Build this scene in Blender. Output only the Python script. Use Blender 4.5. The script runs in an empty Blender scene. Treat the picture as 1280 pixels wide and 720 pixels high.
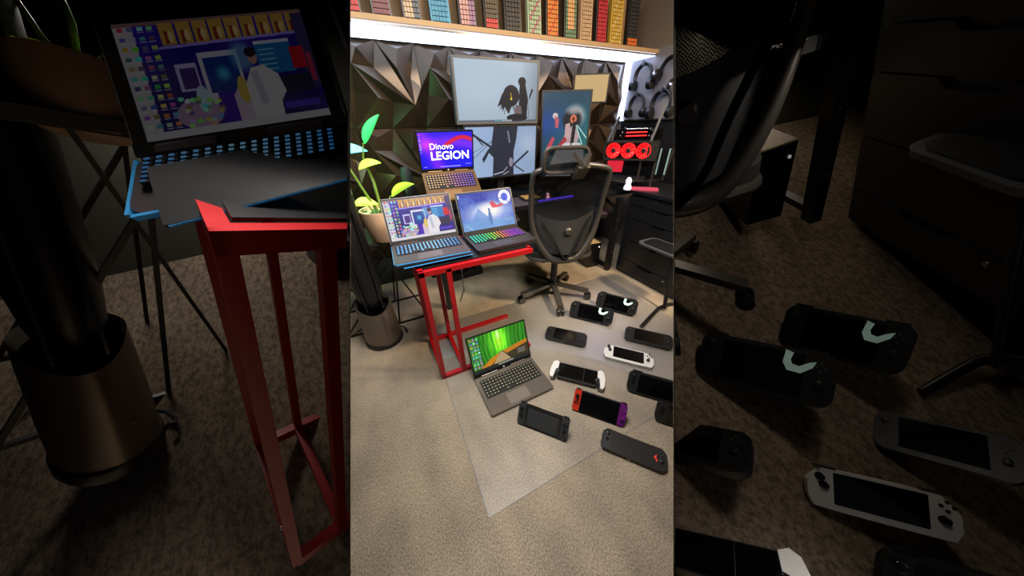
import bpy, bmesh, math, random
import numpy as np
from mathutils import Matrix, Vector
random.seed(7); rng = np.random.default_rng(7)
C = bpy.context.scene.collection
PI = math.pi
# ------------------------------------------------------------------ camera, world, lights, exposure
CAM_Z = 1.25
F_PX, PITCH, YAW, ROLL = 330.0, math.radians(31.6), math.radians(25.7), math.radians(1.3)
ca, sa = math.cos(YAW), math.sin(YAW)
_right = Vector((ca, -sa, 0)); _fh = Vector((sa, ca, 0)); _up = Vector((0, 0, 1))
_fwd = _fh*math.cos(PITCH) - _up*math.sin(PITCH)
_down = -(_fh*math.sin(PITCH) + _up*math.cos(PITCH))
_r = _right*math.cos(ROLL) + _down*math.sin(ROLL)
_d = -_right*math.sin(ROLL) + _down*math.cos(ROLL)
cd = bpy.data.cameras.new('camera'); cam = bpy.data.objects.new('camera', cd); C.objects.link(cam)
cd.sensor_width = 36; cd.lens = F_PX/1280*36; cd.clip_start = .02; cd.clip_end = 50
cam.matrix_world = Matrix(((_r.x, -_d.x, -_fwd.x, 0), (_r.y, -_d.y, -_fwd.y, 0), (_r.z, -_d.z, -_fwd.z, CAM_Z), (0, 0, 0, 1)))
bpy.context.scene.camera = cam
w = bpy.data.worlds.new('world'); bpy.context.scene.world = w; w.use_nodes = True
w.node_tree.nodes['Background'].inputs[0].default_value = (.75, .8, 1, 1)
w.node_tree.nodes['Background'].inputs[1].default_value = .03
bpy.context.scene.cycles.caustics_reflective = False; bpy.context.scene.cycles.caustics_refractive = False
vs = bpy.context.scene.view_settings
vs.view_transform = 'Standard'; vs.look = 'None'; vs.gamma = 1; vs.use_curve_mapping = False; vs.exposure = 0
def area(name, loc, target, size, power, col, size_y=None):
    l = bpy.data.lights.new(name, 'AREA'); l.energy = power; l.color = col; l.size = size
    if size_y: l.shape = 'RECTANGLE'; l.size_y = size_y
    o = bpy.data.objects.new(name, l); C.objects.link(o); o.location = loc
    o.rotation_euler = (Vector(target)-Vector(loc)).to_track_quat('-Z', 'Y').to_euler(); return o
area('ceiling_lamp', (2.0, .1, 2.38), (1.0, .85, 0), .22, 95, (1, .76, .50))
area('ceiling_panel', (.35, .75, 2.42), (.5, .9, 0), .9, 72, (1, .94, .88))
area('desk_glow_lamp', (1.9, 2.0, 1.7), (1.5, 1.2, .0), .25, 1.5, (.75, .7, 1))

# ------------------------------------------------------------------ materials
def lin(c):
    return tuple(((x/255/12.92) if x/255 <= .04045 else ((x/255+.055)/1.055)**2.4) for x in c)
_M = {}
def mat(name, rgb, rough=.5, metal=0., noise=0., scale=60., bump=0., emit=None, es=0., spec=.5, coat=0., alpha=1., trans=0.):
    if name in _M: return _M[name]
    m = bpy.data.materials.new(name); m.use_nodes = True; nt = m.node_tree; b = nt.nodes['Principled BSDF']
    c = lin(rgb)
    b.inputs['Base Color'].default_value = (*c, 1); b.inputs['Roughness'].default_value = rough
    b.inputs['Metallic'].default_value = metal; b.inputs['Specular IOR Level'].default_value = spec
    if coat: b.inputs['Coat Weight'].default_value = coat
    if trans: b.inputs['Transmission Weight'].default_value = trans
    if alpha < 1: b.inputs['Alpha'].default_value = alpha
    if emit: b.inputs['Emission Color'].default_value = (*lin(emit), 1); b.inputs['Emission Strength'].default_value = es
    if noise or bump:
        tc = nt.nodes.new('ShaderNodeTexCoord'); n = nt.nodes.new('ShaderNodeTexNoise'); n.inputs['Scale'].default_value = scale
        n.inputs['Detail'].default_value = 4
        nt.links.new(tc.outputs['Object'], n.inputs['Vector'])
        if noise:
            mx = nt.nodes.new('ShaderNodeMix'); mx.data_type = 'RGBA'
            mx.inputs[6].default_value = (*[x*(1-noise) for x in c], 1); mx.inputs[7].default_value = (*[min(1, x*(1+noise)) for x in c], 1)
            nt.links.new(n.outputs['Fac'], mx.inputs[0]); nt.links.new(mx.outputs[2], b.inputs['Base Color'])
        if bump:
            bp = nt.nodes.new('ShaderNodeBump'); bp.inputs['Strength'].default_value = bump; bp.inputs['Distance'].default_value = .004
            nt.links.new(n.outputs['Fac'], bp.inputs['Height']); nt.links.new(bp.outputs[0], b.inputs['Normal'])
    _M[name] = m; return m
def carpet_mat(name, rgb):
    m = bpy.data.materials.new(name); m.use_nodes = True; nt = m.node_tree; b = nt.nodes['Principled BSDF']; L = nt.links.new
    b.inputs['Roughness'].default_value = .95; b.inputs['Specular IOR Level'].default_value = .1
    tc = nt.nodes.new('ShaderNodeTexCoord'); mp = nt.nodes.new('ShaderNodeMapping'); L(tc.outputs['Object'], mp.inputs[0]); mp.inputs['Rotation'].default_value[2] = .5
    mp.inputs['Scale'].default_value = (1, .6, 1)
    n1 = nt.nodes.new('ShaderNodeTexNoise'); n1.inputs['Scale'].default_value = 230; n1.inputs['Detail'].default_value = 5; n1.inputs['Roughness'].default_value = .8
    n2 = nt.nodes.new('ShaderNodeTexNoise'); n2.inputs['Scale'].default_value = 7; n2.inputs['Detail'].default_value = 5
    for n in (n1, n2): L(mp.outputs[0], n.inputs['Vector'])
    r1 = nt.nodes.new('ShaderNodeValToRGB'); r1.color_ramp.elements[0].position = .40; r1.color_ramp.elements[1].position = .58
    c = lin(rgb)
    r1.color_ramp.elements[0].color = (*[x*.48 for x in c], 1); r1.color_ramp.elements[1].color = (*[x*1.16 for x in c], 1)
    r2 = nt.nodes.new('ShaderNodeValToRGB'); r2.color_ramp.elements[0].position = .36; r2.color_ramp.elements[1].position = .62
    r2.color_ramp.elements[0].color = (.80, .80, .81, 1); r2.color_ramp.elements[1].color = (1.08, 1.07, 1.05, 1)
    L(n1.outputs['Fac'], r1.inputs[0]); L(n2.outputs['Fac'], r2.inputs[0])
    mx = nt.nodes.new('ShaderNodeMix'); mx.data_type = 'RGBA'; mx.blend_type = 'MULTIPLY'; mx.inputs[0].default_value = 1
    L(r1.outputs[0], mx.inputs[6]); L(r2.outputs[0], mx.inputs[7]); L(mx.outputs[2], b.inputs['Base Color'])
    bp = nt.nodes.new('ShaderNodeBump'); bp.inputs['Strength'].default_value = .5; bp.inputs['Distance'].default_value = .004
    L(n1.outputs['Fac'], bp.inputs['Height']); L(bp.outputs[0], b.inputs['Normal'])
    return m
def sheet_mat(name, gloss=.0, rough=.42, tint=(1, 1, 1)):
    m = bpy.data.materials.new(name); m.use_nodes = True; nt = m.node_tree; L = nt.links.new
    nt.nodes.remove(nt.nodes['Principled BSDF']); o = nt.nodes['Material Output']
    t = nt.nodes.new('ShaderNodeBsdfTransparent'); t.inputs[0].default_value = (*tint, 1)
    g = nt.nodes.new('ShaderNodeBsdfGlossy'); g.inputs['Roughness'].default_value = rough
    f = nt.nodes.new('ShaderNodeFresnel'); f.inputs['IOR'].default_value = 1.4
    tc = nt.nodes.new('ShaderNodeTexCoord'); n = nt.nodes.new('ShaderNodeTexNoise'); n.inputs['Scale'].default_value = 14; L(tc.outputs['Object'], n.inputs['Vector'])
    bp = nt.nodes.new('ShaderNodeBump'); bp.inputs['Strength'].default_value = .15; bp.inputs['Distance'].default_value = .01; L(n.outputs['Fac'], bp.inputs['Height']); L(bp.outputs[0], g.inputs['Normal'])
    mth = nt.nodes.new('ShaderNodeMath'); mth.operation = 'MULTIPLY_ADD'; mth.inputs[1].default_value = .75; mth.inputs[2].default_value = gloss; L(f.outputs[0], mth.inputs[0])
    mx = nt.nodes.new('ShaderNodeMixShader'); L(mth.outputs[0], mx.inputs[0]); L(t.outputs[0], mx.inputs[1]); L(g.outputs[0], mx.inputs[2]); L(mx.outputs[0], o.inputs[0])
    return m
BLACK = mat('black_plastic', (14, 14, 16), .42, noise=.25, scale=90)
BLACKG = mat('black_gloss', (7, 7, 9), .12, noise=.2, scale=5)
GREYD = mat('dark_grey_plastic', (52, 56, 60), .45, noise=.15)
METALD = mat('dark_metal', (70, 68, 66), .35, metal=.8, noise=.15)
CHROME = mat('chrome', (190, 190, 195), .2, metal=1, noise=.05)
WHITEP = mat('white_plastic', (226, 224, 220), .38, noise=.04)
RED = mat('red_powder_coat', (178, 12, 22), .38, noise=.12, scale=150)
DESK = mat('black_desk_laminate', (20, 20, 23), .32, noise=.25, scale=25)
TAN = mat('tan_shelf_board', (158, 128, 92), .6, noise=.15, scale=12)

# ------------------------------------------------------------------ mesh helpers
class MB:
    def __init__(s): s.v = []; s.f = []
    def add(s, vs_, fs, M=None):
        o = len(s.v)
        for p in vs_:
            p = Vector(p); s.v.append(tuple(M @ p) if M is not None else tuple(p))
        s.f += [tuple(i+o for i in f) for f in fs]; return s
    def box(s, c, d, M=None):
        x, y, z = [k/2 for k in d]; cx, cy, cz = c
        V = [(cx+a*x, cy+b*y, cz+e*z) for a, b, e in ((-1,-1,-1),(1,-1,-1),(1,1,-1),(-1,1,-1),(-1,-1,1),(1,-1,1),(1,1,1),(-1,1,1))]
        return s.add(V, [(0,3,2,1),(4,5,6,7),(0,1,5,4),(1,2,6,5),(2,3,7,6),(3,0,4,7)], M)
    def prism(s, poly, z0, z1, M=None):
        n = len(poly); V = [(x, y, z0) for x, y in poly]+[(x, y, z1) for x, y in poly]
        F = [tuple(range(n-1, -1, -1)), tuple(range(n, 2*n))]+[(i, (i+1) % n, n+(i+1) % n, n+i) for i in range(n)]
        return s.add(V, F, M)
    def tube(s, pts, r, n=8, closed=False, flat=1.0):
        P = [Vector(p) for p in pts]; N = len(P); rings = []; ref = None
        for i, p in enumerate(P):
            a = P[i-1] if (i > 0 or closed) else P[i]; b = P[(i+1) % N] if (i < N-1 or closed) else P[i]
            t = (b-a).normalized()
            if ref is None: ref = t.orthogonal().normalized() if abs(t.z) > .9 else t.cross(Vector((0,0,1))).normalized()
            ref = (ref - t*ref.dot(t)).normalized(); q = t.cross(ref)
            rr = r[i] if isinstance(r, (list, tuple)) else r
            rings.append([p+ref*rr*math.cos(2*PI*k/n)+q*rr*flat*math.sin(2*PI*k/n) for k in range(n)])
        V = [v for R_ in rings for v in R_]; F = []
        for i in range(N if closed else N-1):
            j = (i+1) % N
            for k in range(n): F.append((i*n+k, i*n+(k+1) % n, j*n+(k+1) % n, j*n+k))
        if not closed: F += [tuple(range(n-1, -1, -1)), tuple((N-1)*n+k for k in range(n))]
        return s.add(V, F)
    def bar(s, a, b, wd, ht, up=(0, 0, 1)):
        a, b = Vector(a), Vector(b); t = (b-a).normalized(); u = Vector(up)
        if abs(t.dot(u)) > .95: u = Vector((0, 1, 0))
        x = t.cross(u).normalized(); u = x.cross(t)
        V = [q+x*sx*wd/2+u*sz*ht/2 for q in (a, b) for sx, sz in ((-1,-1),(1,-1),(1,1),(-1,1))]
        return s.add(V, [(3,2,1,0),(4,5,6,7),(0,1,5,4),(1,2,6,5),(2,3,7,6),(3,0,4,7)])
    def lathe(s, prof, n=32, M=None):
        V = []; F = []
        for r, z in prof:
            for k in range(n): V.append((r*math.cos(2*PI*k/n), r*math.sin(2*PI*k/n), z))
        for i in range(len(prof)-1):
            for k in range(n): F.append((i*n+k, i*n+(k+1) % n, (i+1)*n+(k+1) % n, (i+1)*n+k))
        if prof[0][0] > 1e-5: F.append(tuple(range(n-1, -1, -1)))
        if prof[-1][0] > 1e-5: F.append(tuple((len(prof)-1)*n+k for k in range(n)))
        return s.add(V, F, M)
    def build(s, name, m, parent=None, bevel=0, seg=2, smooth=False, kind=None, label=None):
        me = bpy.data.meshes.new(name)
        if bevel:
            bm = bmesh.new(); vv = [bm.verts.new(p) for p in s.v]
            for f in s.f:
                try: bm.faces.new([vv[i] for i in f])
                except ValueError: pass
            es = [e for e in bm.edges if len(e.link_faces) == 2 and e.calc_face_angle(0) > .5]
            bmesh.ops.bevel(bm, geom=es, offset=bevel, segments=seg, affect='EDGES', clamp_overlap=True)
            bm.to_mesh(me); bm.free()
        else: me.from_pydata(s.v, [], s.f)
        me.update()
        if smooth:
            for p in me.polygons: p.use_smooth = True
            me.set_sharp_from_angle(angle=math.radians(38))
        me.materials.append(m)
        o = bpy.data.objects.new(name, me); C.objects.link(o)
        if parent is not None: o.parent = parent
        if kind: o['kind'] = kind
        if label: o['label'] = label
        return o
def rrect(wd, ht, r, cx=0, cy=0, n=5):
    if not isinstance(r, (list, tuple)): r = [r]*4
    P = []
    for (sx, sy, a0, rr) in ((1, 1, 0, r[0]), (-1, 1, 90, r[1]), (-1, -1, 180, r[2]), (1, -1, 270, r[3])):
        for k in range(n+1):
            a = math.radians(a0+90*k/n); P.append((cx+sx*(wd/2-rr)+rr*math.cos(a), cy+sy*(ht/2-rr)+rr*math.sin(a)))
    return P
def thing(name, label, cat, loc=(0, 0, 0), rot=None, group=None):
    o = bpy.data.objects.new(name, None); C.objects.link(o); o.empty_display_size = .05
    M = Matrix.Translation(loc)
    if rot is not None: M = M @ rot.to_4x4()
    o.matrix_world = M; o['label'] = label; o['category'] = cat
    if group: o['group'] = group
    return o
def struct(name, mb, m, **k):
    o = mb.build(name, m, **k); o['kind'] = 'structure'; return o
def Rz(a): return Matrix.Rotation(a, 3, 'Z')
def Rx(a): return Matrix.Rotation(a, 3, 'X')

# ------------------------------------------------------------------ screen pictures, painted from numbers
class Canvas:
    def __init__(s, wd, ht, col):
        s.w, s.h = wd, ht; s.a = np.ones((ht, wd, 3))*np.array(col)/255.
        s.X, s.Y = np.meshgrid((np.arange(wd)+.5)/wd, (np.arange(ht)+.5)/ht)   # x right, y down, 0..1
    def poly(s, P, col, al=1.):
        x, y = s.X, s.Y; ins = np.zeros_like(x, bool); n = len(P)
        for i in range(n):
            x0, y0 = P[i]; x1, y1 = P[(i+1) % n]
            if y0 == y1: continue
            ins ^= ((y0 > y) != (y1 > y)) & (x < (x1-x0)*(y-y0)/(y1-y0)+x0)
        s.a[ins] = s.a[ins]*(1-al)+np.array(col)/255.*al; return s
    def ell(s, cx, cy, rx, ry, col, al=1., soft=0.):
        d = np.sqrt(((s.X-cx)/rx)**2+((s.Y-cy)/ry)**2)
        m = np.clip((1-d)/max(soft, 1e-3), 0, 1)*al if soft else (d < 1)*al
        s.a = s.a*(1-m[..., None])+np.array(col)/255.*m[..., None]; return s
    def line(s, a, b, wd, col, al=1.):
        ax, ay = a; bx, by = b; asp = s.w/s.h
        dx, dy = (bx-ax)*asp, by-ay; px, py = (s.X-ax)*asp, s.Y-ay; t = np.clip((px*dx+py*dy)/(dx*dx+dy*dy+1e-9), 0, 1)
        d = np.hypot(px-t*dx, py-t*dy); m = (d < wd)*al
        s.a = s.a*(1-m[..., None])+np.array(col)/255.*m[..., None]; return s
    def rect(s, x0, y0, x1, y1, col, al=1.): return s.poly([(x0, y0), (x1, y0), (x1, y1), (x0, y1)], col, al)
    def grad(s, fn):
        s.a = np.clip(fn(s.X, s.Y, s.a), 0, 1); return s
    def image(s, name):
        im = bpy.data.images.new(name, s.w, s.h)
        px = np.ones((s.h, s.w, 4), np.float32); px[..., :3] = np.clip(s.a[::-1], 0, 1); im.pixels.foreach_set(px.ravel()); im.update(); im.pack(); return im
def screen_mat(name, cv, strength):
    m = bpy.data.materials.new(name); m.use_nodes = True; nt = m.node_tree; b = nt.nodes['Principled BSDF']
    t = nt.nodes.new('ShaderNodeTexImage'); t.image = cv.image(name); uv = nt.nodes.new('ShaderNodeUVMap'); nt.links.new(uv.outputs[0], t.inputs[0])
    b.inputs['Base Color'].default_value = (.01, .01, .012, 1); b.inputs['Roughness'].default_value = .25
    nt.links.new(t.outputs[0], b.inputs['Emission Color']); b.inputs['Emission Strength'].default_value = strength
    m['screen'] = 1
    return m
def screen_quad(name, P, m, parent):     # P: bottom-left, bottom-right, top-right, top-left
    me = bpy.data.meshes.new(name); me.from_pydata([tuple(p) for p in P], [], [(0, 1, 2, 3)])
    uv = me.uv_layers.new(name='UVMap')
    for i, c in enumerate(((0, 0), (1, 0), (1, 1), (0, 1))): uv.data[i].uv = c
    me.materials.append(m); o = bpy.data.objects.new(name, me); C.objects.link(o); o.parent = parent; return o
def lettering(text, parent, size, M, m, name='lettering', align='LEFT', bold=0.0):
    cu = bpy.data.curves.new(name, 'FONT'); cu.body = text; cu.size = size; cu.extrude = .0002; cu.offset = bold; cu.align_x = align; cu.resolution_u = 3
    tmp = bpy.data.objects.new(name, cu); C.objects.link(tmp); bpy.context.view_layer.update()
    me = bpy.data.meshes.new_from_object(tmp.evaluated_get(bpy.context.evaluated_depsgraph_get())); bpy.data.objects.remove(tmp)
    me.transform(M); me.materials.clear(); me.materials.append(m); o = bpy.data.objects.new(name, me); C.objects.link(o); o.parent = parent; return o

def icons(cv, x0, x1, y0, y1, nx, ny):
    r = np.random.default_rng(3)
    for i in range(nx):
        for j in range(ny):
            c = r.integers(60, 255, 3); cx = x0+(x1-x0)*(i+.5)/nx; cy = y0+(y1-y0)*(j+.5)/ny
            cv.rect(cx-.3*(x1-x0)/nx, cy-.32*(y1-y0)/ny, cx+.3*(x1-x0)/nx, cy+.1*(y1-y0)/ny, c)
            cv.rect(cx-.35*(x1-x0)/nx, cy+.2*(y1-y0)/ny, cx+.35*(x1-x0)/nx, cy+.3*(y1-y0)/ny, (230, 230, 240), .8)
# desktop with a seated person in a studio
ca_ = Canvas(320, 200, (56, 40, 168))
ca_.grad(lambda X, Y, a: a*(1-.35*Y[..., None])+.12*np.sin(X*9+Y*5)[..., None]*np.array([.3, .1, .5]))
ca_.rect(0, .0, .09, 1, (206, 200, 205)); ca_.rect(.0, .0, 1, .03, (150, 110, 110))
for k in range(9):
    x = .22+k*.085; ca_.rect(x, .02, x+.075, .21, (205, 160, 78)); ca_.rect(x+.02, .09, x+.04, .2, (150, 60, 40)); ca_.ell(x+.05, .14, .014, .05, (235, 205, 140))
ca_.line((.2, .23), (.97, .2), .012, (170, 150, 250)); ca_.rect(.93, .03, 1, .72, (70, 60, 110)); ca_.rect(.955, .4, .985, .66, (190, 60, 90))
ca_.rect(.24, .38, .35, .62, (200, 190, 240)); ca_.rect(.26, .42, .34, .6, (70, 40, 130))
ca_.rect(.37, .30, .58, .72, (220, 215, 235)); ca_.rect(.39, .35, .565, .66, (28, 60, 150)); ca_.ell(.48, .5, .05, .09, (70, 190, 225), 1, .8)
ca_.rect(.42, .66, .56, .95, (70, 30, 170)); ca_.rect(.68, .28, .88, .55, (40, 120, 190)); ca_.rect(.68, .25, .88, .28, (220, 225, 245))
for k in range(5): ca_.line((.7, .33+k*.045), (.78, .33+k*.045), .006, (140, 220, 240))
ca_.rect(.87, .33, .95, .53, (205, 30, 50)); ca_.rect(.72, .58, .95, .74, (48, 44, 70))
ca_.ell(.30, .82, .12, .13, (180, 150, 190)); ca_.ell(.34, .7, .035, .12, (190, 220, 235))
for k in range(26): ca_.ell(.22+.22*rng.random(), .62+.3*rng.random(), .016, .02, rng.integers(90, 255, 3))
ca_.ell(.60, .37, .08, .17, (120, 190, 225), .7, .5); ca_.poly([(.5,.95),(.5,.7),(.56,.58),(.6,.66),(.62,.95)], (210, 190, 210)); ca_.ell(.56, .66, .03, .12, (215, 190, 90))
ca_.poly([(.58,1),(.58,.62),(.63,.48),(.7,.46),(.77,.56),(.79,.72),(.75,.8),(.74,1)], (226, 222, 228)); ca_.ell(.655, .385, .026, .065, (196, 150, 140)); ca_.ell(.65, .34, .032, .045, (50, 36, 44)); ca_.poly([(.62,.52),(.66,.5),(.68,.8),(.64,.82)], (170, 180, 200), .7)
icons(ca_, .01, .2, .02, .93, 4, 11); ca_.rect(0, .93, 1, 1, (216, 212, 220)); ca_.rect(.76, .82, .96, .88, (90, 60, 200))
SA = screen_mat('studio_desktop_screen', ca_, 1.0)
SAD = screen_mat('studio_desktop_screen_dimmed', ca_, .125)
# starry wallpaper
cb = Canvas(320, 200, (40, 62, 170))
cb.grad(lambda X, Y, a: a+(.35*Y+.1*np.sin(X*12)*np.sin(Y*9))[..., None]*np.array([.9, 1, .6]))
for _ in range(90):
    x = rng.random(); y = .05+.45*rng.random(); cb.line((x, y), (x+.02, y+.06), .004, (150, 180, 255), .5)
cb.ell(.48, .55, .55, .34, (215, 228, 252), 1, .8).ell(.55, .5, .3, .26, (255, 244, 240), 1, .7)
cb.poly([(.18,.75),(.33,.42),(.5,.7),(.5,1),(0,1),(.05,.7)], (110, 150, 215), .75).rect(0, .78, 1, 1, (120, 170, 215), .55)
cb.poly([(.56,.32),(.62,.26),(.7,.4),(.8,.36),(.88,.38),(.74,.46),(.6,.46)], (220, 60, 80), .85)
cb.ell(.53, .72, .035, .2, (96, 132, 190)).ell(.53, .5, .022, .05, (100, 130, 180))
cb.ell(.87, .2, .12, .2, (235, 238, 255)).ell(.87, .2, .065, .11, (44, 84, 220)).line((.75, .22), (.81, .22), .01, (44, 84, 220)).line((.9, .3), (.95, .4), .01, (44, 84, 220))
cb.line((.06, .85), (.16, .97), .005, (230, 235, 250)).rect(.0, .02, .03, .12, (230, 235, 250), .8)
for k in range(4): cb.line((.8, .74+.04*k), (.95, .74+.04*k), .004, (200, 220, 240), .7)
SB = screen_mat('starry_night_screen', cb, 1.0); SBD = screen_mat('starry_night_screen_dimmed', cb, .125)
# blue-violet swirl behind lettering
cc = Canvas(320, 200, (24, 10, 226))
cc.grad(lambda X, Y, a: a+.28*np.exp(-((X-.05-.3*Y)**2)/.02)[..., None]*np.array([1.3, .3, .3])+.3*np.exp(-((Y-.25-.5*(X-.5)**2)**2)/.03)[..., None]*np.array([1.2, .3, .2]))
for t in np.linspace(0, 1, 60):
    x = .48+.52*t; y = .34-.26*math.sin(t*2.3)+.06*t; cc.ell(x, y+.02, .05, .07, (220, 20, 60), .5, .8)
cc.ell(.75, 1.0, .28, .5, (20, 24, 235), .8, .5); cc.line((.3, .9), (.36, .5), .02, (120, 30, 220), .7)
icons(cc, .005, .05, .02, .55, 1, 7); cc.line((.36, .95), (.75, .95), .01, (190, 180, 240)).line((.86, .9), (.97, .9), .006, (200, 200, 240)).line((.04, .94), (.1, .94), .006, (200, 200, 240))
SC = screen_mat('violet_swirl_screen', cc, 1.1)
# bamboo path
cf = Canvas(320, 200, (44, 120, 22))
cf.grad(lambda X, Y, a: a+(.75*np.exp(-((X-.50)**2)/.02-((Y-.3)**2)/.16)[..., None]*np.array([.75, 1.2, .18])) + (.09*np.sin(X*90+3*np.sin(Y*4)))[..., None]*np.array([.6, 1, .4]))
for k in range(46):
    x = rng.random(); l = .5+(x-.5)*.55; g = rng.integers(20, 150)
    cf.line((x, -.05), (l*.35+x*.65+.02*rng.random(), .72), .004+.004*rng.random(), (g//3, 60+g, 20), .65)
cf.ell(.5, .12, .05, .2, (235, 255, 190), .9, .9)
cf.poly([(.1,1),(.14,.85),(.3,.74),(.44,.66),(.5,.6),(.53,.6),(.6,.62),(.8,.6),(1,.6),(1,1)], (60, 52, 30))
cf.poly([(.12,.9),(.3,.72),(.46,.64),(.47,.72),(.3,.9),(.2,1),(.12,1)], (196, 128, 26)).poly([(.54,.62),(.8,.54),(1,.5),(1,.6),(.8,.66),(.6,.72)], (190, 120, 30))
cf.poly([(.49,.62),(.53,.62),(.66,.9),(.34,.9)], (176, 150, 110)); cf.rect(0, .9, 1, 1, (36, 38, 34))
icons(cf, .01, .17, .02, .88, 3, 9); cf.rect(.42, .925, .7, .96, (200, 205, 190), .7)
for k in range(3): cf.line((.8, .72+.05*k), (.94, .72+.05*k), .005, (220, 220, 210), .8)
SF = screen_mat('bamboo_path_screen', cf, 1.0)
# warrior wallpaper, top and bottom monitors
INK = (26, 28, 34)
cm = Canvas(320, 190, (166, 184, 200))
cm.grad(lambda X, Y, a: a*(1.06-.22*np.clip((X-.78)/.22, 0, 1)-.06*Y)[..., None]+.03*np.exp(-((X-.3)**2+(Y-.5)**2)/.1)[..., None])
for k in range(26):
    a_ = rng.random(); cm.line((.60+.12*rng.random(), .45+.1*rng.random()), (.50+.24*a_, .66+.2*rng.random()), .006, (40, 38, 44), .8)
cm.ell(.66, .55, .105, .18, (34, 34, 40)).poly([(.55,.5),(.48,.74),(.53,.70),(.55,.8),(.58,.74),(.62,.86),(.68,.7),(.7,.62)], (34, 34, 40))
cm.ell(.80, .31, .05, .075, INK).poly([(.77,.33),(.84,.33),(.88,.58),(.87,.9),(.80,.98),(.76,.7)], INK).poly([(.9,.55),(.93,.42),(.95,.44),(.9,.62)], INK).line((.88, .6), (.9, .95), .004, INK)
cm.poly([(.72,.7),(.79,.72),(.82,.98),(.64,.98),(.7,.86)], (110, 92, 96)).ell(.74, .93, .14, .07, INK).line((.655, .5), (.665, .62), .006, (235, 200, 40)).ell(.66, .6, .016, .026, (240, 220, 60), 1, .5)
cm.rect(.44, .965, .67, .99, (60, 120, 140)); cm.rect(.0, .97, 1, 1, (44, 50, 60), .6)
for k in range(9): cm.rect(.45+k*.025, .967, .462+k*.025, .99, (120, 210, 220) if k < 4 else (230, 235, 240))
SM1 = screen_mat('warrior_upper_screen', cm, .95)
cn = Canvas(320, 190, (150, 174, 208))
cn.grad(lambda X, Y, a: a*(1.05-.12*X)[..., None]+.10*np.exp(-((X-.9)**2)/.02-((Y-.35)**2)/.05)[..., None]*np.array([1, .8, .5]))
N2 = (30, 38, 54)
cn.poly([(.38,0),(.72,0),(.7,.25),(.66,.5),(.66,1.0),(.34,1.0),(.36,.6),(.3,.5),(.22,.7),(.2,.62),(.28,.45),(.34,.35)], N2)
cn.line((.08, .12), (.55, .62), .022, N2).line((.14, .2), (.22, .34), .012, (60, 64, 76)).line((.06, .62), (.42, .2), .004, N2).line((.04, .52), (.4, .22), .003, N2)
cn.line((.66, .78), (.88, .52), .022, N2).line((.68, .8), (.82, .95), .014, N2).ell(.62, .72, .03, .1, (140, 130, 150)).line((.58, .1), (.6, .3), .02, (120, 124, 140))
cn.line((.36, .96), (.5, .92), .008, (220, 220, 225)).line((.5, .92), (.56, .82), .006, (220, 220, 225)).line((.5, .98), (.58, .92), .006, (220, 220, 225))
SM2 = screen_mat('warrior_lower_screen', cn, .95)
cv_ = Canvas(150, 260, (20, 40, 50))
cv_.grad(lambda X, Y, a: a+np.stack([.02*X, .1+.28*X*Y, .15+.22*(1-X)*np.exp(-((Y-.35)**2)/.03)+.12*X*Y], -1))
cv_.ell(.7, .27, .27, .16, (176, 176, 178), .95, .5).ell(.64, .31, .24, .15, (16, 18, 24), 1, .35).ell(.66, .21, .2, .06, (190, 190, 188), .7, .7).poly([(.55,.42),(.7,.36),(.82,.5),(.78,.62),(.45,.64),(.48,.5)], (178, 150, 156))
cv_.ell(.67, .30, .07, .05, (214, 120, 80)).ell(.67, .30, .035, .025, (120, 50, 40)).poly([(.5,.36),(.6,.34),(.62,.5),(.56,.56),(.5,.5)], (196, 160, 160)).line((.7, .35), (.67, .6), .022, (14, 16, 20)).line((.76, .37), (.98, .52), .006, (190, 230, 220)).line((.74, .38), (.9, .6), .006, (190, 230, 220))
cv_.ell(.27, .26, .06, .035, (210, 190, 190)).poly([(.26,.26),(.36,.3),(.34,.4),(.28,.4)], (190, 90, 100)).poly([(.3,.65),(.5,.5),(.56,.54),(.42,.66)], (170, 50, 60))
cv_.poly([(.3,.68),(.5,.58),(.85,.58),(.95,.66),(1,1),(.1,1)], (206, 204, 206)).poly([(.02,.72),(.22,.5),(.28,.52),(.12,.76)], (196, 70, 80)).line((.66, .56), (.64, .66), .008, (20, 20, 24))
SV = screen_mat('portrait_singer_screen', cv_, .95)

# ------------------------------------------------------------------ the room
WY, WX = 2.46, 2.47
CARPET = carpet_mat('greige_carpet', (172, 158, 138))
struct('floor', MB().box((.3, .6, -.02), (5.6, 4.6, .04)), CARPET)
WALLP = mat('dark_wall_paint', (34, 32, 34), .7, noise=.15, scale=8)
wall_back = struct('wall_back', MB().box((0, WY+.05, 1.3), (5.2, .1, 2.6)), WALLP)
RWALL = mat('pegboard_paint', (120, 116, 122), .6, noise=.06, scale=30)
wall_right = struct('wall_right', MB().box((WX+.05, .6, 1.3), (.1, 3.8, 2.6)), mat('greige_wall_paint', (112, 100, 88), .8, noise=.06, scale=10))
struct('ceiling', MB().box((.3, .6, 2.64), (5.6, 4.6, .08)), mat('ceiling_paint', (150, 145, 138), .9, noise=.05))
struct('wall_left', MB().box((-1.9, .6, 1.3), (.1, 3.8, 2.6)), WALLP)
MB().box((WX-.012, 1.45, 1.53), (.02, 1.9, .51)).build('pegboard_panel', RWALL, wall_right)  # pegboard, its top edge shaped to mimic the shelf light's cut-off
MB().box((WX-.016, 1.45, 1.272), (.03, 1.9, .012)).build('pegboard_ledge', CHROME, wall_right)
MB().box((WX-.006, 1.45, 1.0), (.01, 1.9, .52)).build('black_splash_panel', BLACK, wall_right)
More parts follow.
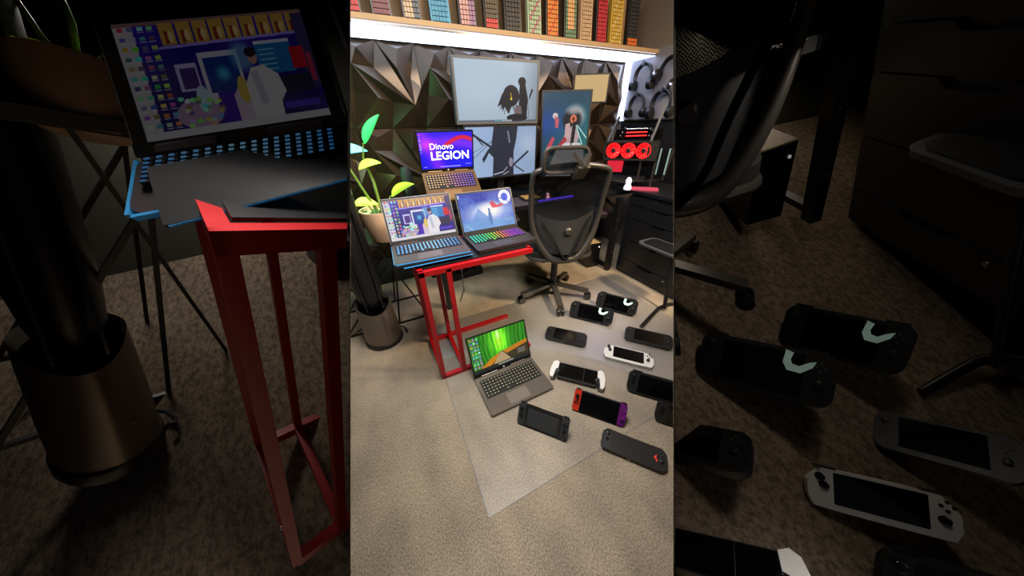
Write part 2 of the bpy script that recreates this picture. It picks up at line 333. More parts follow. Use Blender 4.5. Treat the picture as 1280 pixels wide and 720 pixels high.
# 3D faceted tiles on the back wall, one per tile
TILEM = mat('bronze_facet_tile', (66, 52, 38), .27, metal=.65, noise=.10, scale=9)
def tile_mesh(var):
    S = .488
    P = dict(A0=(0,1,0), A1=(.5,1,0), A2=(1,1,0), L0=(0,0,.004), L1=(.5,0,.004), L2=(1,0,.004), V0=(.25,.89,.058), V1=(.75,.90,.062), B=(.15,.72,.060), E=(.42,.70,.014),
             G=(.70,.69,.070), D=(.86,.28,.062), F=(.10,.42,.012), H=(.38,.36,.060), I=(.58,.32,.016), J=(.88,.60,.018), S0=(0,.5,.034), S1=(1,.5,.034))
    T = 'A0 V0 A1,A1 V1 A2,A0 B V0,V0 E A1,B E V0,A1 E D,A1 D G,E B D,B I D,B H I,B F H,A0 S0 B,S0 F B,S0 L0 F,F L0 H,H L0 L1,H L1 I,I L1 D,D L1 L2,D L2 S1,D S1 J,D J G,A1 G V1,G J V1,V1 J A2,J S1 A2'
    ks = list(P); V = []
    for k_ in ks:
        x, y, h = P[k_]
        h *= 1.25
        if var: h = h*(.75+.4*((x*7+y*5) % 1)) if 0 < x < 1 else h
        V.append((x*S, -h, y*S))
    F = []
    for tr in T.split(','):
        a_, b_, c_ = [ks.index(q) for q in tr.split()]
        va, vb, vc = [Vector(V[q]) for q in (a_, b_, c_)]
        F.append((a_, b_, c_) if (vb-va).cross(vc-va).y < 0 else (a_, c_, b_))
    m = MB().add(V, F); m.box((S/2, .006, S/2), (S, .012, S)); return m
tm = []
for v in (0, 1):
    o = tile_mesh(v).build('wall_tile', TILEM, wall_back); tm.append(o)
k = 0
for r in range(4):
    for c in range(7):
        x0 = -.996+c*.49; z0 = 1.252-.49*(r)
        if r > 2: continue
        if k < 2: o = tm[k]
        else: o = tm[(c+r) % 2].copy(); C.objects.link(o)
        o.matrix_parent_inverse.identity(); o.location = (x0, WY-.012, z0); k += 1
# a thin white strip closes the tiling under the shelf
LED = mat('led_white_glow', (255, 255, 255), .5, emit=(200, 218, 255), es=5, noise=.02)
# shelf
SZ = 1.752
shelf = thing('wall_shelf', 'long tan wall shelf carrying a row of upright keyboards above the screens', 'shelf', (1.1, 2.28, SZ))
MB().box((.05, -.0, .012), (2.70, .36, .024)).build('shelf_board', TAN, shelf, bevel=.002)
MB().box((.05, .165, .26), (2.70, .02, .47)).build('back_panel', TAN, shelf)
MB().box((1.39, .0, .26), (.02, .35, .47)).build('side_panel', mat('shelf_side_brown', (92, 78, 66), .6, noise=.1), shelf)
led = thing('lit_shelf_underside', 'white lit underside of the keyboard shelf, drawn as a glowing panel', 'light', (1.1, 2.28, SZ-.006))
MB().box((.06, -.01, -.004), (2.6, .30, .008)).build('glow_face', LED, led)  # emission stands in for the shelf underside lit by its strip
MB().box((.05, -.165, -.004), (2.6, .006, .010)).build('trim_strip', CHROME, led)
ledv = thing('corner_led_strip', 'vertical white light strip running down the corner beside the headphones', 'light', (2.43, 2.40, 1.5))
MB().box((0, 0, 0), (.03, .05, .46)).build('glow_face', LED, ledv, bevel=.006)
MB().box((.02, .03, 0), (.012, .06, .46)).build('profile', CHROME, ledv)

# ------------------------------------------------------------------ keyboards standing on the shelf
kbs = [(.12, .10, (232, 205, 160), (205, 40, 40), 'cream keyboard with red lower keys at the left end of the shelf'),
 (.275, .10, (122, 44, 50), (122, 44, 50), 'maroon-keyed keyboard standing second from left on the shelf'),
 (.438, .10, (206, 178, 138), (84, 88, 92), 'keyboard with cream and grey keys on the shelf'),
 (.603, .115, (64, 150, 182), (60, 140, 180), 'bright blue and teal keyboard standing on the shelf'),
 (.775, .11, (206, 156, 150), (160, 120, 150), 'pink and mauve keyboard standing on the shelf'),
 (.935, .095, (92, 76, 56), (206, 60, 50), 'black and tan keyboard with red lower corner on the shelf'),
 (1.09, .12, (40, 36, 34), (44, 40, 40), 'all-black keyboard with pale legends standing on the shelf'),
 (1.255, .10, (168, 186, 150), (180, 110, 120), 'pale green floral keyboard standing on the shelf'),
 (1.40, .10, (224, 130, 30), (220, 90, 30), 'orange and yellow patterned keyboard on the shelf'),
 (1.555, .105, (226, 170, 110), (96, 130, 96), 'peach keyboard with green ends on the shelf'),
 (1.70, .10, (198, 164, 126), (190, 156, 120), 'speckled tan keyboard standing on the shelf'),
 (1.845, .10, (196, 14, 40), (180, 20, 40), 'crimson keyboard standing on the shelf'),
 (1.995, .11, (206, 166, 60), (214, 190, 110), 'yellow keyboard standing near the right end of the shelf'),
 (2.17, .11, (34, 30, 36), (226, 110, 30), 'black and orange keyboard at the right end of the shelf')]
for i, (x, wd, c1, c2, lab) in enumerate(kbs):
    t = thing('mechanical_keyboard', lab, 'keyboard', (x, 2.165, SZ+.026), Rz(-.06)@Rx(-.12), 'keyboards upright on the wall shelf')
    H = .36
    MB().prism(rrect(wd, H, .006, 0, H/2), -.018, .018, Matrix.Rotation(PI/2, 4, 'X')).build('case', mat('keyboard_case_%d' % i, tuple(int(v*.9) for v in c1) if i in (3, 7, 10, 12) else (26, 24, 26), .45, noise=.1), t, bevel=.002)
    c1, c2 = [tuple(int(v*.82) for v in c_) for c_ in (c1, c2)]
    m1 = mat('keycaps_%d' % i, c1, .55, noise=.35, scale=35); m2 = mat('keycap_accents_%d' % i, c2, .55, noise=.35, scale=35)
    A, B = MB(), MB()
    nc = 5; nr = 15
    for r_ in range(nr):
        for c_ in range(nc):
            q = (-wd/2+.008+(c_+.5)*(wd-.016)/nc, -.022, .008+(r_+.5)*(H-.016)/nr)
            two = (c_ >= 3) if i in (2, 4) else (r_ < 2 if i in (0, 5, 13) else (c_ in (0, 4) or r_ < 2) if i == 9 else ((r_*7+c_*5+i) % 4 == 0))
            (B if two else A).box(q, ((wd-.016)/nc*.84, .009, (H-.016)/nr*.84))
    A.build('keycaps', m1, t, kind='stuff'); B.build('accent_keycaps', m2, t, kind='stuff')

# ------------------------------------------------------------------ monitors
def monitor(name, label, loc, rot, wd, ht, sm, bez=.012, frame=BLACK, stand=None, pict=None):
    t = thing(name, label, 'monitor', loc, rot)
    # local: x across, y up, z out of the screen
    MB().prism(rrect(wd, ht, .006, 0, ht/2), -.045, -.003).build('rear_shell', frame, t, bevel=.003)
    f = MB()
    for c, d in (((0, bez/2, 0), (wd, bez, .012)), ((0, ht-bez/2, 0), (wd, bez, .012)), ((-wd/2+bez/2, ht/2, 0), (bez, ht-2*bez, .012)), ((wd/2-bez/2, ht/2, 0), (bez, ht-2*bez, .012))): f.box(c, d)
    f.build('bezel', frame, t)
    a, b = wd/2-bez, bez
    screen_quad('screen', [(-a, b, .002), (a, b, .002), (a, ht-b, .002), (-a, ht-b, .002)], sm, t)
    return t
GREYF = mat('grey_bezel', (84, 84, 86), .4, noise=.1)
mt = monitor('top_monitor', 'upper widescreen monitor showing the head of a dark-haired warrior', (.936, 2.10, 1.262), Rz(-.05)@Rx(1.62), .63, .372, SM1, .014, GREYF)
MB().box((0, .15, -.1), (.08, .08, .12)).build('wall_mount', BLACK, mt)
mb_ = monitor('lower_monitor', 'lower widescreen monitor showing the warrior torso and crossed swords', (.955, 2.10, .895), Rz(-.02)@Rx(1.60), .60, .362, SM2, .012, BLACK)
MB().box((0, .06, -.08), (.07, .2, .03)).box((0, -.08, -.07), (.06, .2, .03)).box((0, -.146, -.04), (.24, .008, .18)).build('stand', BLACK, mb_)
mv = monitor('portrait_monitor', 'upright portrait monitor showing a singer with pale hair behind the office chair', (1.43, 1.95, .87), Rz(-.476)@Rx(1.48), .375, .60, SV, .012, BLACK)
MB().box((0, -.01, -.08), (.06, .26, .03)).box((0, -.116, -.05), (.15, .008, .16)).build('stand', BLACK, mv)
ctn = Canvas(32, 20, (206, 174, 120)); ST = screen_mat('plain_amber_screen', ctn, .9)
mt2 = monitor('side_monitor', 'small monitor with a blank tan screen behind the portrait monitor', (1.815, 2.17, 1.40), Rz(-.5)@Rx(1.60), .29, .20, ST, .010, BLACK)
MB().box((0, .15, -.1), (.06, .06, .12)).build('wall_mount', BLACK, mt2)

# ------------------------------------------------------------------ laptops
def key_mat(name, cols, es):
    m = bpy.data.materials.new(name); m.use_nodes = True; nt = m.node_tree; b = nt.nodes['Principled BSDF']
    b.inputs['Base Color'].default_value = (.01, .01, .012, 1); b.inputs['Roughness'].default_value = .5
    tc = nt.nodes.new('ShaderNodeTexCoord'); sp = nt.nodes.new('ShaderNodeSeparateXYZ'); nt.links.new(tc.outputs['Generated'], sp.inputs[0])
    r = nt.nodes.new('ShaderNodeValToRGB'); e = r.color_ramp.elements
    e[0].position = 0; e[0].color = (*lin(cols[0]), 1); e[1].position = 1; e[1].color = (*lin(cols[-1]), 1)
    for i, c in enumerate(cols[1:-1]):
        q = e.new((i+1)/(len(cols)-1)); q.color = (*lin(c), 1)
    nt.links.new(sp.outputs[0], r.inputs[0]); nt.links.new(r.outputs[0], b.inputs['Emission Color']); b.inputs['Emission Strength'].default_value = es
    return m
def laptop(label, loc, rot, W, D, L, ang, sm, deck, lid, glow, base=(.0, .018), edge=None, badge=True, group=None, key=None, kglow=True):
    """origin at the hinge, base top at z=0, base towards -y, lid leaning at ang from +y"""
    t = thing('laptop', label, 'laptop', loc, rot, group)
    th = base[1]
    MB().prism(rrect(W, D, .010, 0, -D/2), -th, 0).build('base', deck, t, bevel=.002)
    MB().box((0, -D*.36, .0006), (W*.90, D*.50, .0012)).build('keyboard_tray', mat('keyboard_tray_black', (14, 14, 16), .6, noise=.2), t)
    MB().prism(rrect(W*.32, D*.28, .004, -W*.03, -D*.81), .0, .0008).build('touchpad', mat('touchpad_'+deck.name, tuple(int(255*min(1, (c**(1/2.2))*1.12)) for c in deck.node_tree.nodes['Principled BSDF'].inputs['Base Color'].default_value[:3]), .3, noise=.03), t)
    kb, lg = MB(), MB(); nc, nr = 17, 6
    for r_ in range(nr):
        for c_ in range(nc):
            if r_ == 5 and 4 <= c_ <= 8:
                if c_ > 4: continue
            cx = -W*.44+(c_+.5)*W*.88/nc; cy = -D*.125-(r_+.5)*D*.47/nr
            ww = W*.88/nc*.80; hh_ = D*.47/nr*.76
            if r_ == 5 and c_ == 4: cx += 2*W*.88/nc; ww += 4*W*.88/nc
            kb.box((cx, cy, .0025), (ww, hh_, .003)); lg.box((cx-ww*.12 if ww < .03 else cx, cy, .0042), (min(ww, .02)*.5, hh_*.5, .0006))
    kb.build('keys', key or mat('key_black', (22, 22, 25), .5, noise=.2), t, kind='stuff')
    lg.build('key_legends', glow, t, kind='stuff')
    Ml = Matrix.Rotation(ang, 4, 'X')       # lid plane: local y up the lid, z out towards the viewer after rotation
    def P(x, y, z): return Ml @ Vector((x, y, z))
    MB().prism(rrect(W, L, .008, 0, L/2), -.007, 0, Ml).build('lid', lid, t, bevel=.0015)
    bz = MB(); b = .007; bb = L*.085
    for c, d in (((0, bb/2, .0008), (W*.985, bb, .0016)), ((0, L-b/2-.002, .0008), (W*.985, b, .0016)), ((-W/2+b/2+.002, L/2, .0008), (b, L*.96, .0016)), ((W/2-b/2-.002, L/2, .0008), (b, L*.96, .0016))): bz.box(c, d, Ml)
    bz.build('bezel', mat('bezel_black', (16, 16, 18), .45, noise=.2), t)
    a = W/2-.009
    s_ = screen_quad('screen', [P(-a, bb, .001), P(a, bb, .001), P(a, L-.009, .001), P(-a, L-.009, .001)], sm, t)
    MB().tube([(-W*.38, 0, .001), (-W*.12, 0, .001)], .005, 8).build('hinge', deck, t); MB().tube([(W*.12, 0, .001), (W*.38, 0, .001)], .005, 8).build('hinge', deck, t)
    if badge: MB().lathe([(0.0055, .0016), (.0055, .0024), (.004, .0028)], 20, Ml @ Matrix.Translation((0, bb*.45, 0))).build('round_badge', WHITEP, t)
    if edge:
        MB().box((0, -D-.0008, -th*.25), (W*.97, .002, .0035)).box((-W/2-.0006, -D/2, -th*.25), (.002, D*.95, .003)).build('edge_light', edge, t)
    return t
DKA = mat('charcoal_deck', (62, 54, 58), .55, metal=.0, noise=.08); DKB = mat('black_deck', (40, 36, 38), .4, noise=.1)
DKC = mat('bronze_deck', (112, 84, 52), .38, metal=.5, noise=.08); DKF = mat('pewter_deck', (112, 104, 94), .36, metal=.45, noise=.06)
SILV = mat('silver_lid', (150, 152, 158), .35, metal=.5, noise=.05)
GA = key_mat('icy_blue_key_glow', [(90, 170, 255), (150, 215, 255), (60, 150, 235)], 2.1)
GB = key_mat('rainbow_key_glow', [(40, 230, 200), (40, 230, 160), (120, 240, 60), (250, 120, 50), (180, 60, 230), (150, 50, 220)], 2.6)
GC = key_mat('amber_violet_key_glow', [(255, 205, 120), (255, 190, 100), (210, 110, 220), (140, 90, 255)], 1.6)
GF = mat('faint_key_print', (150, 140, 110), .6, noise=.1)
BLUEE = mat('ice_blue_edge', (60, 150, 210), .4, emit=(50, 150, 220), es=.75, noise=.05)
Rl = lambda yaw, pit: Rz(yaw) @ Rx(pit)
LA = laptop('laptop with blue glowing keys showing a studio desktop on the left of the red table', (.172, 1.39, .742), Rl(-.032, -.0), .348, .24, .232, 1.10, SA, DKA, SILV, GA, (0, .016), BLUEE, False)
LB = laptop('black laptop with rainbow keys and a starry wallpaper on the right of the red table', (.547, 1.394, .7255), Rl(.0, .0), .34, .235, .232, 1.18, SB, DKB, SILV, GB, (0, .018), None, False)
LC = laptop('raised bronze laptop with a violet screen reading Dinovo LEGION', (.467, 1.911, .999), Rl(-.086, .60), .35, .25, .243, 1.24, SC, DKC, BLACK, GC, (0, .018), None, True)
LF = laptop('open pewter laptop on the carpet with a bamboo path wallpaper', (.422, 1.012, .020), Rl(.007, 0), .373, .252, .252, 1.208, SF, DKF, DKF, GF, (0, .018), None, True)
WHG = mat('white_lettering_glow', (255, 255, 255), .5, emit=(250, 248, 255), es=1.2)
Mlc = Matrix.Rotation(1.24, 4, 'X')
lettering('Dinovo', LC, .050, Mlc @ Matrix.Translation((-.105, .138, .0015)), WHG, bold=.0001)
lettering('LEGION', LC, .070, Mlc @ Matrix.Translation((-.105, .076, .0015)), WHG, bold=.0011)
# cooling pad under the left laptop and riser under the raised one
t = thing('cooling_pad', 'flat black cooling pad with a blue lit edge under the left table laptop', 'cooling pad', (.185, 1.265, .7165))
MB().prism(rrect(.33, .23, .01), -.0, .0065).build('pad_body', BLACK, t, bevel=.001)
MB().box((.0, -.1155, .0035), (.32, .002, .004)).build('edge_light', BLUEE, t)
t = thing('laptop_riser', 'black sloping riser holding up the bronze laptop on the desk', 'laptop stand', (.467, 1.95, .741))
MB().bar((-.1, -.03, .0), (-.1, -.10, .125), .02, .02).bar((.1, -.03, 0), (.1, -.10, .125), .02, .02).build('upright', BLACK, t)
MB().bar((-.1, -.23, .10), (-.1, -.05, .22), .025, .008).bar((.1, -.23, .10), (.1, -.05, .22), .025, .008).build('cradle', BLACK, t)
MB().box((0, 0, .004), (.26, .16, .008)).build('base_plate', BLACK, t, bevel=.002)

# ------------------------------------------------------------------ red C-shaped table
def red_table(label, top=True):
    t = thing('side_table', label, 'table', (.06, 1.12, 0)); w_ = .024; Z = .70
    def b(a, c, nm, m=RED, s=w_): return MB().bar(a, c, s, s).build(nm, m, t, bevel=.002)
    x0, x1, x2 = .027, .150, .60; y1 = .345
    b((x0, 0, w_/2), (x0, 0, Z), 'leg'); b((x1, 0, w_), (x1, 0, Z-.01), 'leg'); b((x1, y1, w_), (x1, y1, Z-.01), 'leg'); b((x0, y1, w_/2), (x0, y1, Z-.01), 'leg')
    b((x0-.012, 0, Z-.012), (x2, 0, Z-.012), 'top_rail'); b((x0-.012, y1, Z-.012), (x2, y1, Z-.012), 'top_rail'); b((x0, 0, Z-.012), (x0, y1, Z-.012), 'top_rail'); b((x2-.012, 0, Z-.012), (x2-.012, y1, Z-.012), 'top_rail')
    b((x0, 0, w_/2), (x2, 0, w_/2), 'foot_rail'); b((x0, y1, w_/2), (x2, y1, w_/2), 'foot_rail'); b((x1, 0, w_/2), (x1, y1, w_/2), 'foot_rail'); b((x0, 0, w_/2), (x0, y1, w_/2), 'foot_rail')
    if top: MB().box(((x0+x2)/2, y1/2, Z+.0025), (x2-x0-.03, y1-.03, .004)).build('tabletop', BLACK, t)
    for y in (0, y1): MB().lathe([(.004, 0), (.004, .003), (.002, .004)], 10, Matrix.Translation((x0-.013, y, .16)) @ Matrix.Rotation(-PI/2, 4, 'Y')).build('bolt', CHROME, t)
    return t
RT = red_table('red metal C-shaped side table holding two open laptops')

# ------------------------------------------------------------------ tower fan
def tower_fan(label):
    t = thing('tower_fan', label, 'fan', (-.197, 1.64, 0), Rz(.15))
    GM = mat('fan_pewter', (118, 108, 98), .35, metal=.55, noise=.08)
    MB().lathe([(.116, 0), (.119, .006), (.119, .030), (.115, .034)], 40).build('base_ring', BLACK, t, smooth=True)
    # pewter drum, front dips to the column
    n = 40; V = []; F = []
    rows = 9
    for i in range(rows):
        for k in range(n):
            a = 2*PI*k/n; top = .325-.055*max(0, math.cos(a+PI/2))**2
            z = .032+(top-.032)*i/(rows-1); r = .113-.012*(z/.33)**2
            V.append((r*math.cos(a), r*math.sin(a), z))
    for i in range(rows-1):
        for k in range(n): F.append((i*n+k, i*n+(k+1) % n, (i+1)*n+(k+1) % n, (i+1)*n+k))
    o = len(V)
    for k in range(n):
        a = 2*PI*k/n; top = .325-.055*max(0, math.cos(a+PI/2))**2; V.append((.09*math.cos(a), .09*math.sin(a), top-.03))
    for k in range(n): F.append(((rows-1)*n+k, (rows-1)*n+(k+1) % n, o+(k+1) % n, o+k))
    MB().add(V, F).build('base_drum', GM, t, smooth=True)
    MB().box((.02, -.108, .150), (.0012, .004, .20)).build('drum_seam', BLACK, t)
    MB().lathe([(.007, 0), (.007, .003)], 16, Matrix.Translation((.045, -.099, .12)) @ Matrix.Rotation(PI/2, 4, 'X')).build('logo_dot', GREYD, t)
    # column: lens-shaped section, narrowing into the drum
    V = []; F = []; n = 24; zs = [.23, .26, .30, .35, .42, .5, .8, 1.0, 1.03, 1.045]; sc = [.25, .5, .72, .88, .98, 1, 1, 1, .9, .6]
    for z, q in zip(zs, sc):
        for k in range(n):
            a = 2*PI*k/n; V.append((.082*q*math.cos(a), .078*q*math.sin(a), z))
    for i in range(len(zs)-1):
        for k in range(n): F.append((i*n+k, i*n+(k+1) % n, (i+1)*n+(k+1) % n, (i+1)*n+k))
    F += [tuple(range(n-1, -1, -1)), tuple((len(zs)-1)*n+k for k in range(n))]
    MB().add(V, F).build('fan_column', BLACK, t, smooth=True)
    for sgn in (-1, 1):
        MB().box((sgn*.045, -.072, .63), (.006, .012, .72)).build('air_slot', BLACKG, t, bevel=.002)
    MB().tube([(.112, .03, .04), (.135, .02, .03), (.15, -.01, .02), (.145, -.03, .02), (.13, -.02, .02)], .006, 6).build('cord_grip', GREYD, t)
    return t
TF = tower_fan('black tower fan with a pewter drum base standing left of the red table')

# ------------------------------------------------------------------ plant pot, brightly lit plant, wire-legged stand
def wire_stand(label):
    t = thing('plant_stand', label, 'stand', (-.14, 1.93, 0))
    MB().box((-.02, 0, .64), (.66, .36, .018)).build('shelf_top', mat('dark_walnut_board', (46, 40, 36), .5, noise=.2, scale=10), t, bevel=.002)
    for y in (-.16, .17):
        m = MB().bar((-.30, y, 0), (.23, y, .63), .012, .012).build('cross_leg', BLACK, t)
        m = MB().bar((.05, y, 0), (.16, y, .63), .012, .012).build('leg', BLACK, t)
        MB().bar((-.32, y, .63), (.3, y, .63), .014, .014).build('rail', BLACK, t)
        MB().bar((-.3, y, .006), (.28, y, .006), .012, .012).build('foot_rail', BLACK, t)
    MB().bar((.05, -.16, .63), (.27, -.16, .0), .010, .010).build('cross_leg', BLACK, t)
    return t
PS = wire_stand('thin black wire-legged stand with crossed legs under the plant pot')
def pot(label, loc=(-.0, 1.80, .650)):
    t = thing('plant_pot', label, 'pot', loc)
    MB().lathe([(.080, 0), (.092, .006), (.118, .10), (.124, .175), (.124, .188), (.116, .188), (.112, .165)], 40).build('pot_shell', mat('peach_clay', (222, 184, 150), .55, noise=.06), t, smooth=True)
    MB().lathe([(.113, .160), (.06, .166), (.0, .168)], 32).build('soil', mat('dark_soil', (30, 34, 28), .9, noise=.4, scale=80, bump=.5), t)
    m = MB()
    r = random.Random(4)
    for k in range(60):
        a = r.random()*2*PI; q = .105*math.sqrt(r.random()); s_ = .006+.006*r.random()
        m.box((q*math.cos(a), q*math.sin(a), .170), (s_, s_, s_), None)
    m.build('green_gravel', mat('green_gravel', (70, 150, 100), .5, noise=.4), t, kind='stuff')
    return t
PP = pot('peach plant pot on the wire-legged stand behind the left laptop')
def leaf(m_, M, L, W, cup=.35):
    n = 8; V = []; F = []
    for i in range(n+1):
        t_ = i/n; wd = W*math.sin(PI*t_**.8)**.8 if 0 < t_ < 1 else .0005
        for j in (-2, -1, 0, 1, 2):
            u = j/2; V.append((L*t_, wd*u/2, cup*wd*(u*u)*.6-.3*L*(t_-.5)**2+.0))
    for i in range(n):
        for j in range(4): F.append((i*5+j, i*5+j+1, (i+1)*5+j+1, (i+1)*5+j))
    o = len(V); V2 = [(x, y, z+.003) for x, y, z in V]
    return m_.add(V, [tuple(reversed(f)) for f in F], M).add(V2, F, M)
def lit_plant(label, lab_loc=(-.0, 1.80, .815)):
    t = thing('lit_plant', label, 'plant', lab_loc)
    STEM = mat('green_stem', (110, 140, 50), .5, noise=.15)
    G = {k: mat(k+'_lit_leaf', c, .5, emit=c, es=.75, noise=.1, scale=20) for k, c in dict(green=(60, 225, 110), cyan=(110, 205, 225), lime=(175, 230, 70), yellow=(205, 228, 80), teal=(40, 200, 150)).items()}  # leaf emission stands in for the coloured light falling on them
    stems = [((.0, .0, 0), (.0, .02, .17), (-.02, .02, .30), (.0, .0, .37)), ((-.02, .01, 0), (-.06, .0, .12), (-.10, .0, .25), (-.16, 0, .34)), ((.02, -.01, 0), (.04, -.01, .05), (.07, -.0, .09)), ((-.04, -.02, 0), (-.06, -.03, .05), (-.09, -.03, .07))]
    for s_ in stems: MB().tube(s_, [.009, .007, .005, .003][:len(s_)] if len(s_) == 4 else [.006, .004, .003], 8).build('stem', STEM, t, smooth=True)
    spec = [('green', (.0, 0, .37), .17, .055, -.05, -.9, .9), ('cyan', (-.17, 0, .33), .19, .085, .25, -.05, .6), ('yellow', (-.06, 0, .25), .125, .07, -.1, -.22, .5),
            ('lime', (.07, 0, .09), .16, .075, .2, -.35, -.9), ('teal', (-.20, 0, .14), .10, .06, 2.0, -.1, .5), ('yellow', (-.135, -.02, .07), .13, .075, .1, .1, .5)]
    for nm, p, L, W, yaw, pitch, rollv in spec:
        M = Matrix.Translation(p) @ Matrix.Rotation(yaw, 4, 'Z') @ Matrix.Rotation(pitch, 4, 'Y') @ Matrix.Rotation(rollv, 4, 'X')
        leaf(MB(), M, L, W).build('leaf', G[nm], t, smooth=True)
    return t
LP = lit_plant('plant with brightly lit green and cyan leaves growing from the peach pot')

for nm, p, c, e in (('plant_green_light', (-.02, 1.90, 1.22), (.15, 1, .6), 4.5), ('plant_green_light_low', (-.12, 1.98, .95), (.45, 1, .35), 2.5)):  # added point lights for the green glow around the plant
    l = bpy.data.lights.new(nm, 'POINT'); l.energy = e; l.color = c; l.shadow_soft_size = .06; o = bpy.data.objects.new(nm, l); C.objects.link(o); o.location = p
# ------------------------------------------------------------------ desks
t = thing('main_desk', 'long black desk along the faceted wall under the monitors', 'desk', (1.2, 2.08, 0))
MB().box((.06, .02, .72), (1.98, .68, .03)).build('desktop', DESK, t, bevel=.003)
for x, y in ((-.90, -.29), (-.90, .3), (.95, .3)): MB().box((x, y, .3525), (.04, .04, .705)).build('leg', mat('blue_black_steel', (26, 32, 40), .45, noise=.1), t, bevel=.002)
MB().box((-.1, .28, .45), (1.7, .02, .28)).build('modesty_panel', BLACK, t)
MB().bar((-.88, .25, .14), (.95, .25, .14), .03, .03).build('cross_bar', BLACK, t)
MB().tube([(-.5, -.3, .68), (-.6, -.2, .55), (-.55, -.1, .5), (-.4, -.1, .62)], .005, 6).tube([(-.75, .1, .65), (-.7, 0, .35), (-.68, .05, .2), (-.72, -.1, .02), (-.8, -.25, .006)], .003, 6).build('hanging_cable', BLACK, t)
t = thing('power_strip_box', 'small black power strip box on the floor under the desk', 'power strip', (.58, 2.25, 0), Rz(.1))
MB().box((0, 0, .035), (.34, .09, .07)).build('strip_body', BLACK, t, bevel=.006)
for k in range(4): MB().box((-.12+k*.08, -.01, .09), (.035, .035, .045)).build('plug', BLACK, t, bevel=.004)
t = thing('desk_mat', 'dark desk mat spread along the front of the main desk', 'desk mat', (.94, 1.90, .7355))
MB().prism(rrect(.70, .26, .02), 0, .003).build('mat_sheet', mat('violet_grey_felt', (46, 42, 54), .8, noise=.2, scale=120), t)
t = thing('right_desk', 'black desk along the headphone wall carrying the open computer', 'desk', (2.2, 1.3, 0))
MB().box((.0, -.05, .75), (.50, 1.28, .025)).build('desktop', DESK, t, bevel=.003)
for x, y in ((-.22, -.66), (.22, -.66), (.22, .56)): MB().box((x, y, .368), (.04, .04, .736)).build('leg', BLACK, t, bevel=.002)
MB().box((.06, -.25, .767), (.34, .5, .006)).build('tan_panel', mat('pale_tan_panel', (196, 160, 124), .4, noise=.12, scale=15), t)  # pale tan panel on the desktop
# desk leg visible in front of the corner
t = thing('corner_desk_leg', 'black steel support leg with foot bar between the chair and drawer cabinet', 'support leg', (1.876, 1.678, 0))
MB().box((0, .02, .3525), (.045, .045, .70)).build('upright', BLACK, t, bevel=.002)
MB().bar((.03, .04, .02), (.04, .42, .02), .035, .03).build('foot_bar', BLACK, t)
MB().bar((0, .02, .60), (0, .30, .695), .02, .02).build('brace', BLACK, t)
for z in (.42, .50, .2): MB().lathe([(.007, 0), (.006, .003)], 10, Matrix.Translation((0.0, -.003, z)) @ Matrix.Rotation(PI/2, 4, 'X')).build('bolt', CHROME, t)
def cabinet(label):
    t = thing('drawer_cabinet', label, 'cabinet', (1.955, 1.665, 0), Rz(-PI/2))    # local x runs towards the viewer, -y faces left
    t.matrix_world = Matrix.Translation((1.955, 1.665, 0)) @ Matrix.Rotation(-PI/2, 4, 'Z')
    W, H, D = .62, .725, .46
    MB().box((W/2, D/2+.02, H/2), (W, D, H)).build('carcass', DESK, t, bevel=.002)
    zs = [0.012, .15, .34, .53, .645, .72]
    for i in range(5):
        z0, z1 = zs[i]+.003, zs[i+1]-.003
        m = MB(); c = .5*W
        poly = [(.004, z0), (W-.004, z0), (W-.004, z1), (c+.09, z1), (c+.06, z1-.022), (c-.06, z1-.022), (c-.09, z1), (.004, z1)]
        m.prism(poly, -.018, 0, Matrix(((1, 0, 0, 0), (0, 0, -1, 0), (0, 1, 0, 0), (0, 0, 0, 1))))
        # polygon y -> world z ; prism z -> -y
        d = m.build('drawer', mat('black_drawer_front', (22, 22, 25), .35, noise=.2, scale=20), t)
        if i in (0, 3): MB().lathe([(.008, 0), (.008, .004), (.005, .006)], 14, Matrix.Translation((W*.82, .0, z1-.03)) @ Matrix.Rotation(PI/2, 4, 'X')).build('lock', CHROME, d)
    return t
CB = cabinet('black five-drawer cabinet with cut-out handles under the right desk')
def box_pc(label):
    t = thing('subwoofer_box', label, 'speaker', (1.80, 1.93, 0), Rz(-.10))
    MB().box((0, 0, .13), (.13, .24, .25)).build('cabinet_shell', mat('black_satin_box', (16, 16, 18), .25, noise=.2), t, bevel=.004)
    MB().box((0, 0, .2575), (.125, .235, .005)).build('top_panel', mat('beige_box_top', (176, 150, 110), .45, noise=.08), t)  # beige top panel on the black box
    MB().lathe([(.005, 0), (.005, .003)], 12, Matrix.Translation((.045, -.121, .215)) @ Matrix.Rotation(PI/2, 4, 'X')).build('status_led', mat('white_led', (255, 255, 255), emit=(255, 255, 255), es=3), t)
    for x in (-.045, .045):
        for y in (-.1, .1): MB().box((x, y, .003), (.02, .02, .006)).build('foot', BLACK, t)
    return t
BX = box_pc('black upright box with a beige top on the floor behind the chair')

# ------------------------------------------------------------------ stand at the right edge
def side_stand(label):
    t = thing('side_stand', label, 'stand', (1.80, 1.02, 0))
    MB().prism(rrect(.20, .34, .05, .02, .13), .445, .46).build('tray', mat('grey_tray', (62, 64, 68), .45, noise=.1), t, bevel=.004)
    MB().prism(rrect(.15, .28, .04, .02, .13), .46, .465).build('tray_pad', BLACK, t)
    MB().tube([(-.03, -.05, .02), (.0, .0, .2), (.03, .05, .445)], .014, 10).build('upright', BLACK, t, smooth=True)
    MB().tube([(-.35, -.115, .014), (-.18, -.06, .014), (-.05, -.02, .014), (.06, -.02, .014), (.16, -.06, .014), (.3, -.16, .014)], .014, 10).build('foot_tube', BLACK, t, smooth=True)
    return t
SS = side_stand('black tubular stand with a grey tray at the right edge beside the handhelds')

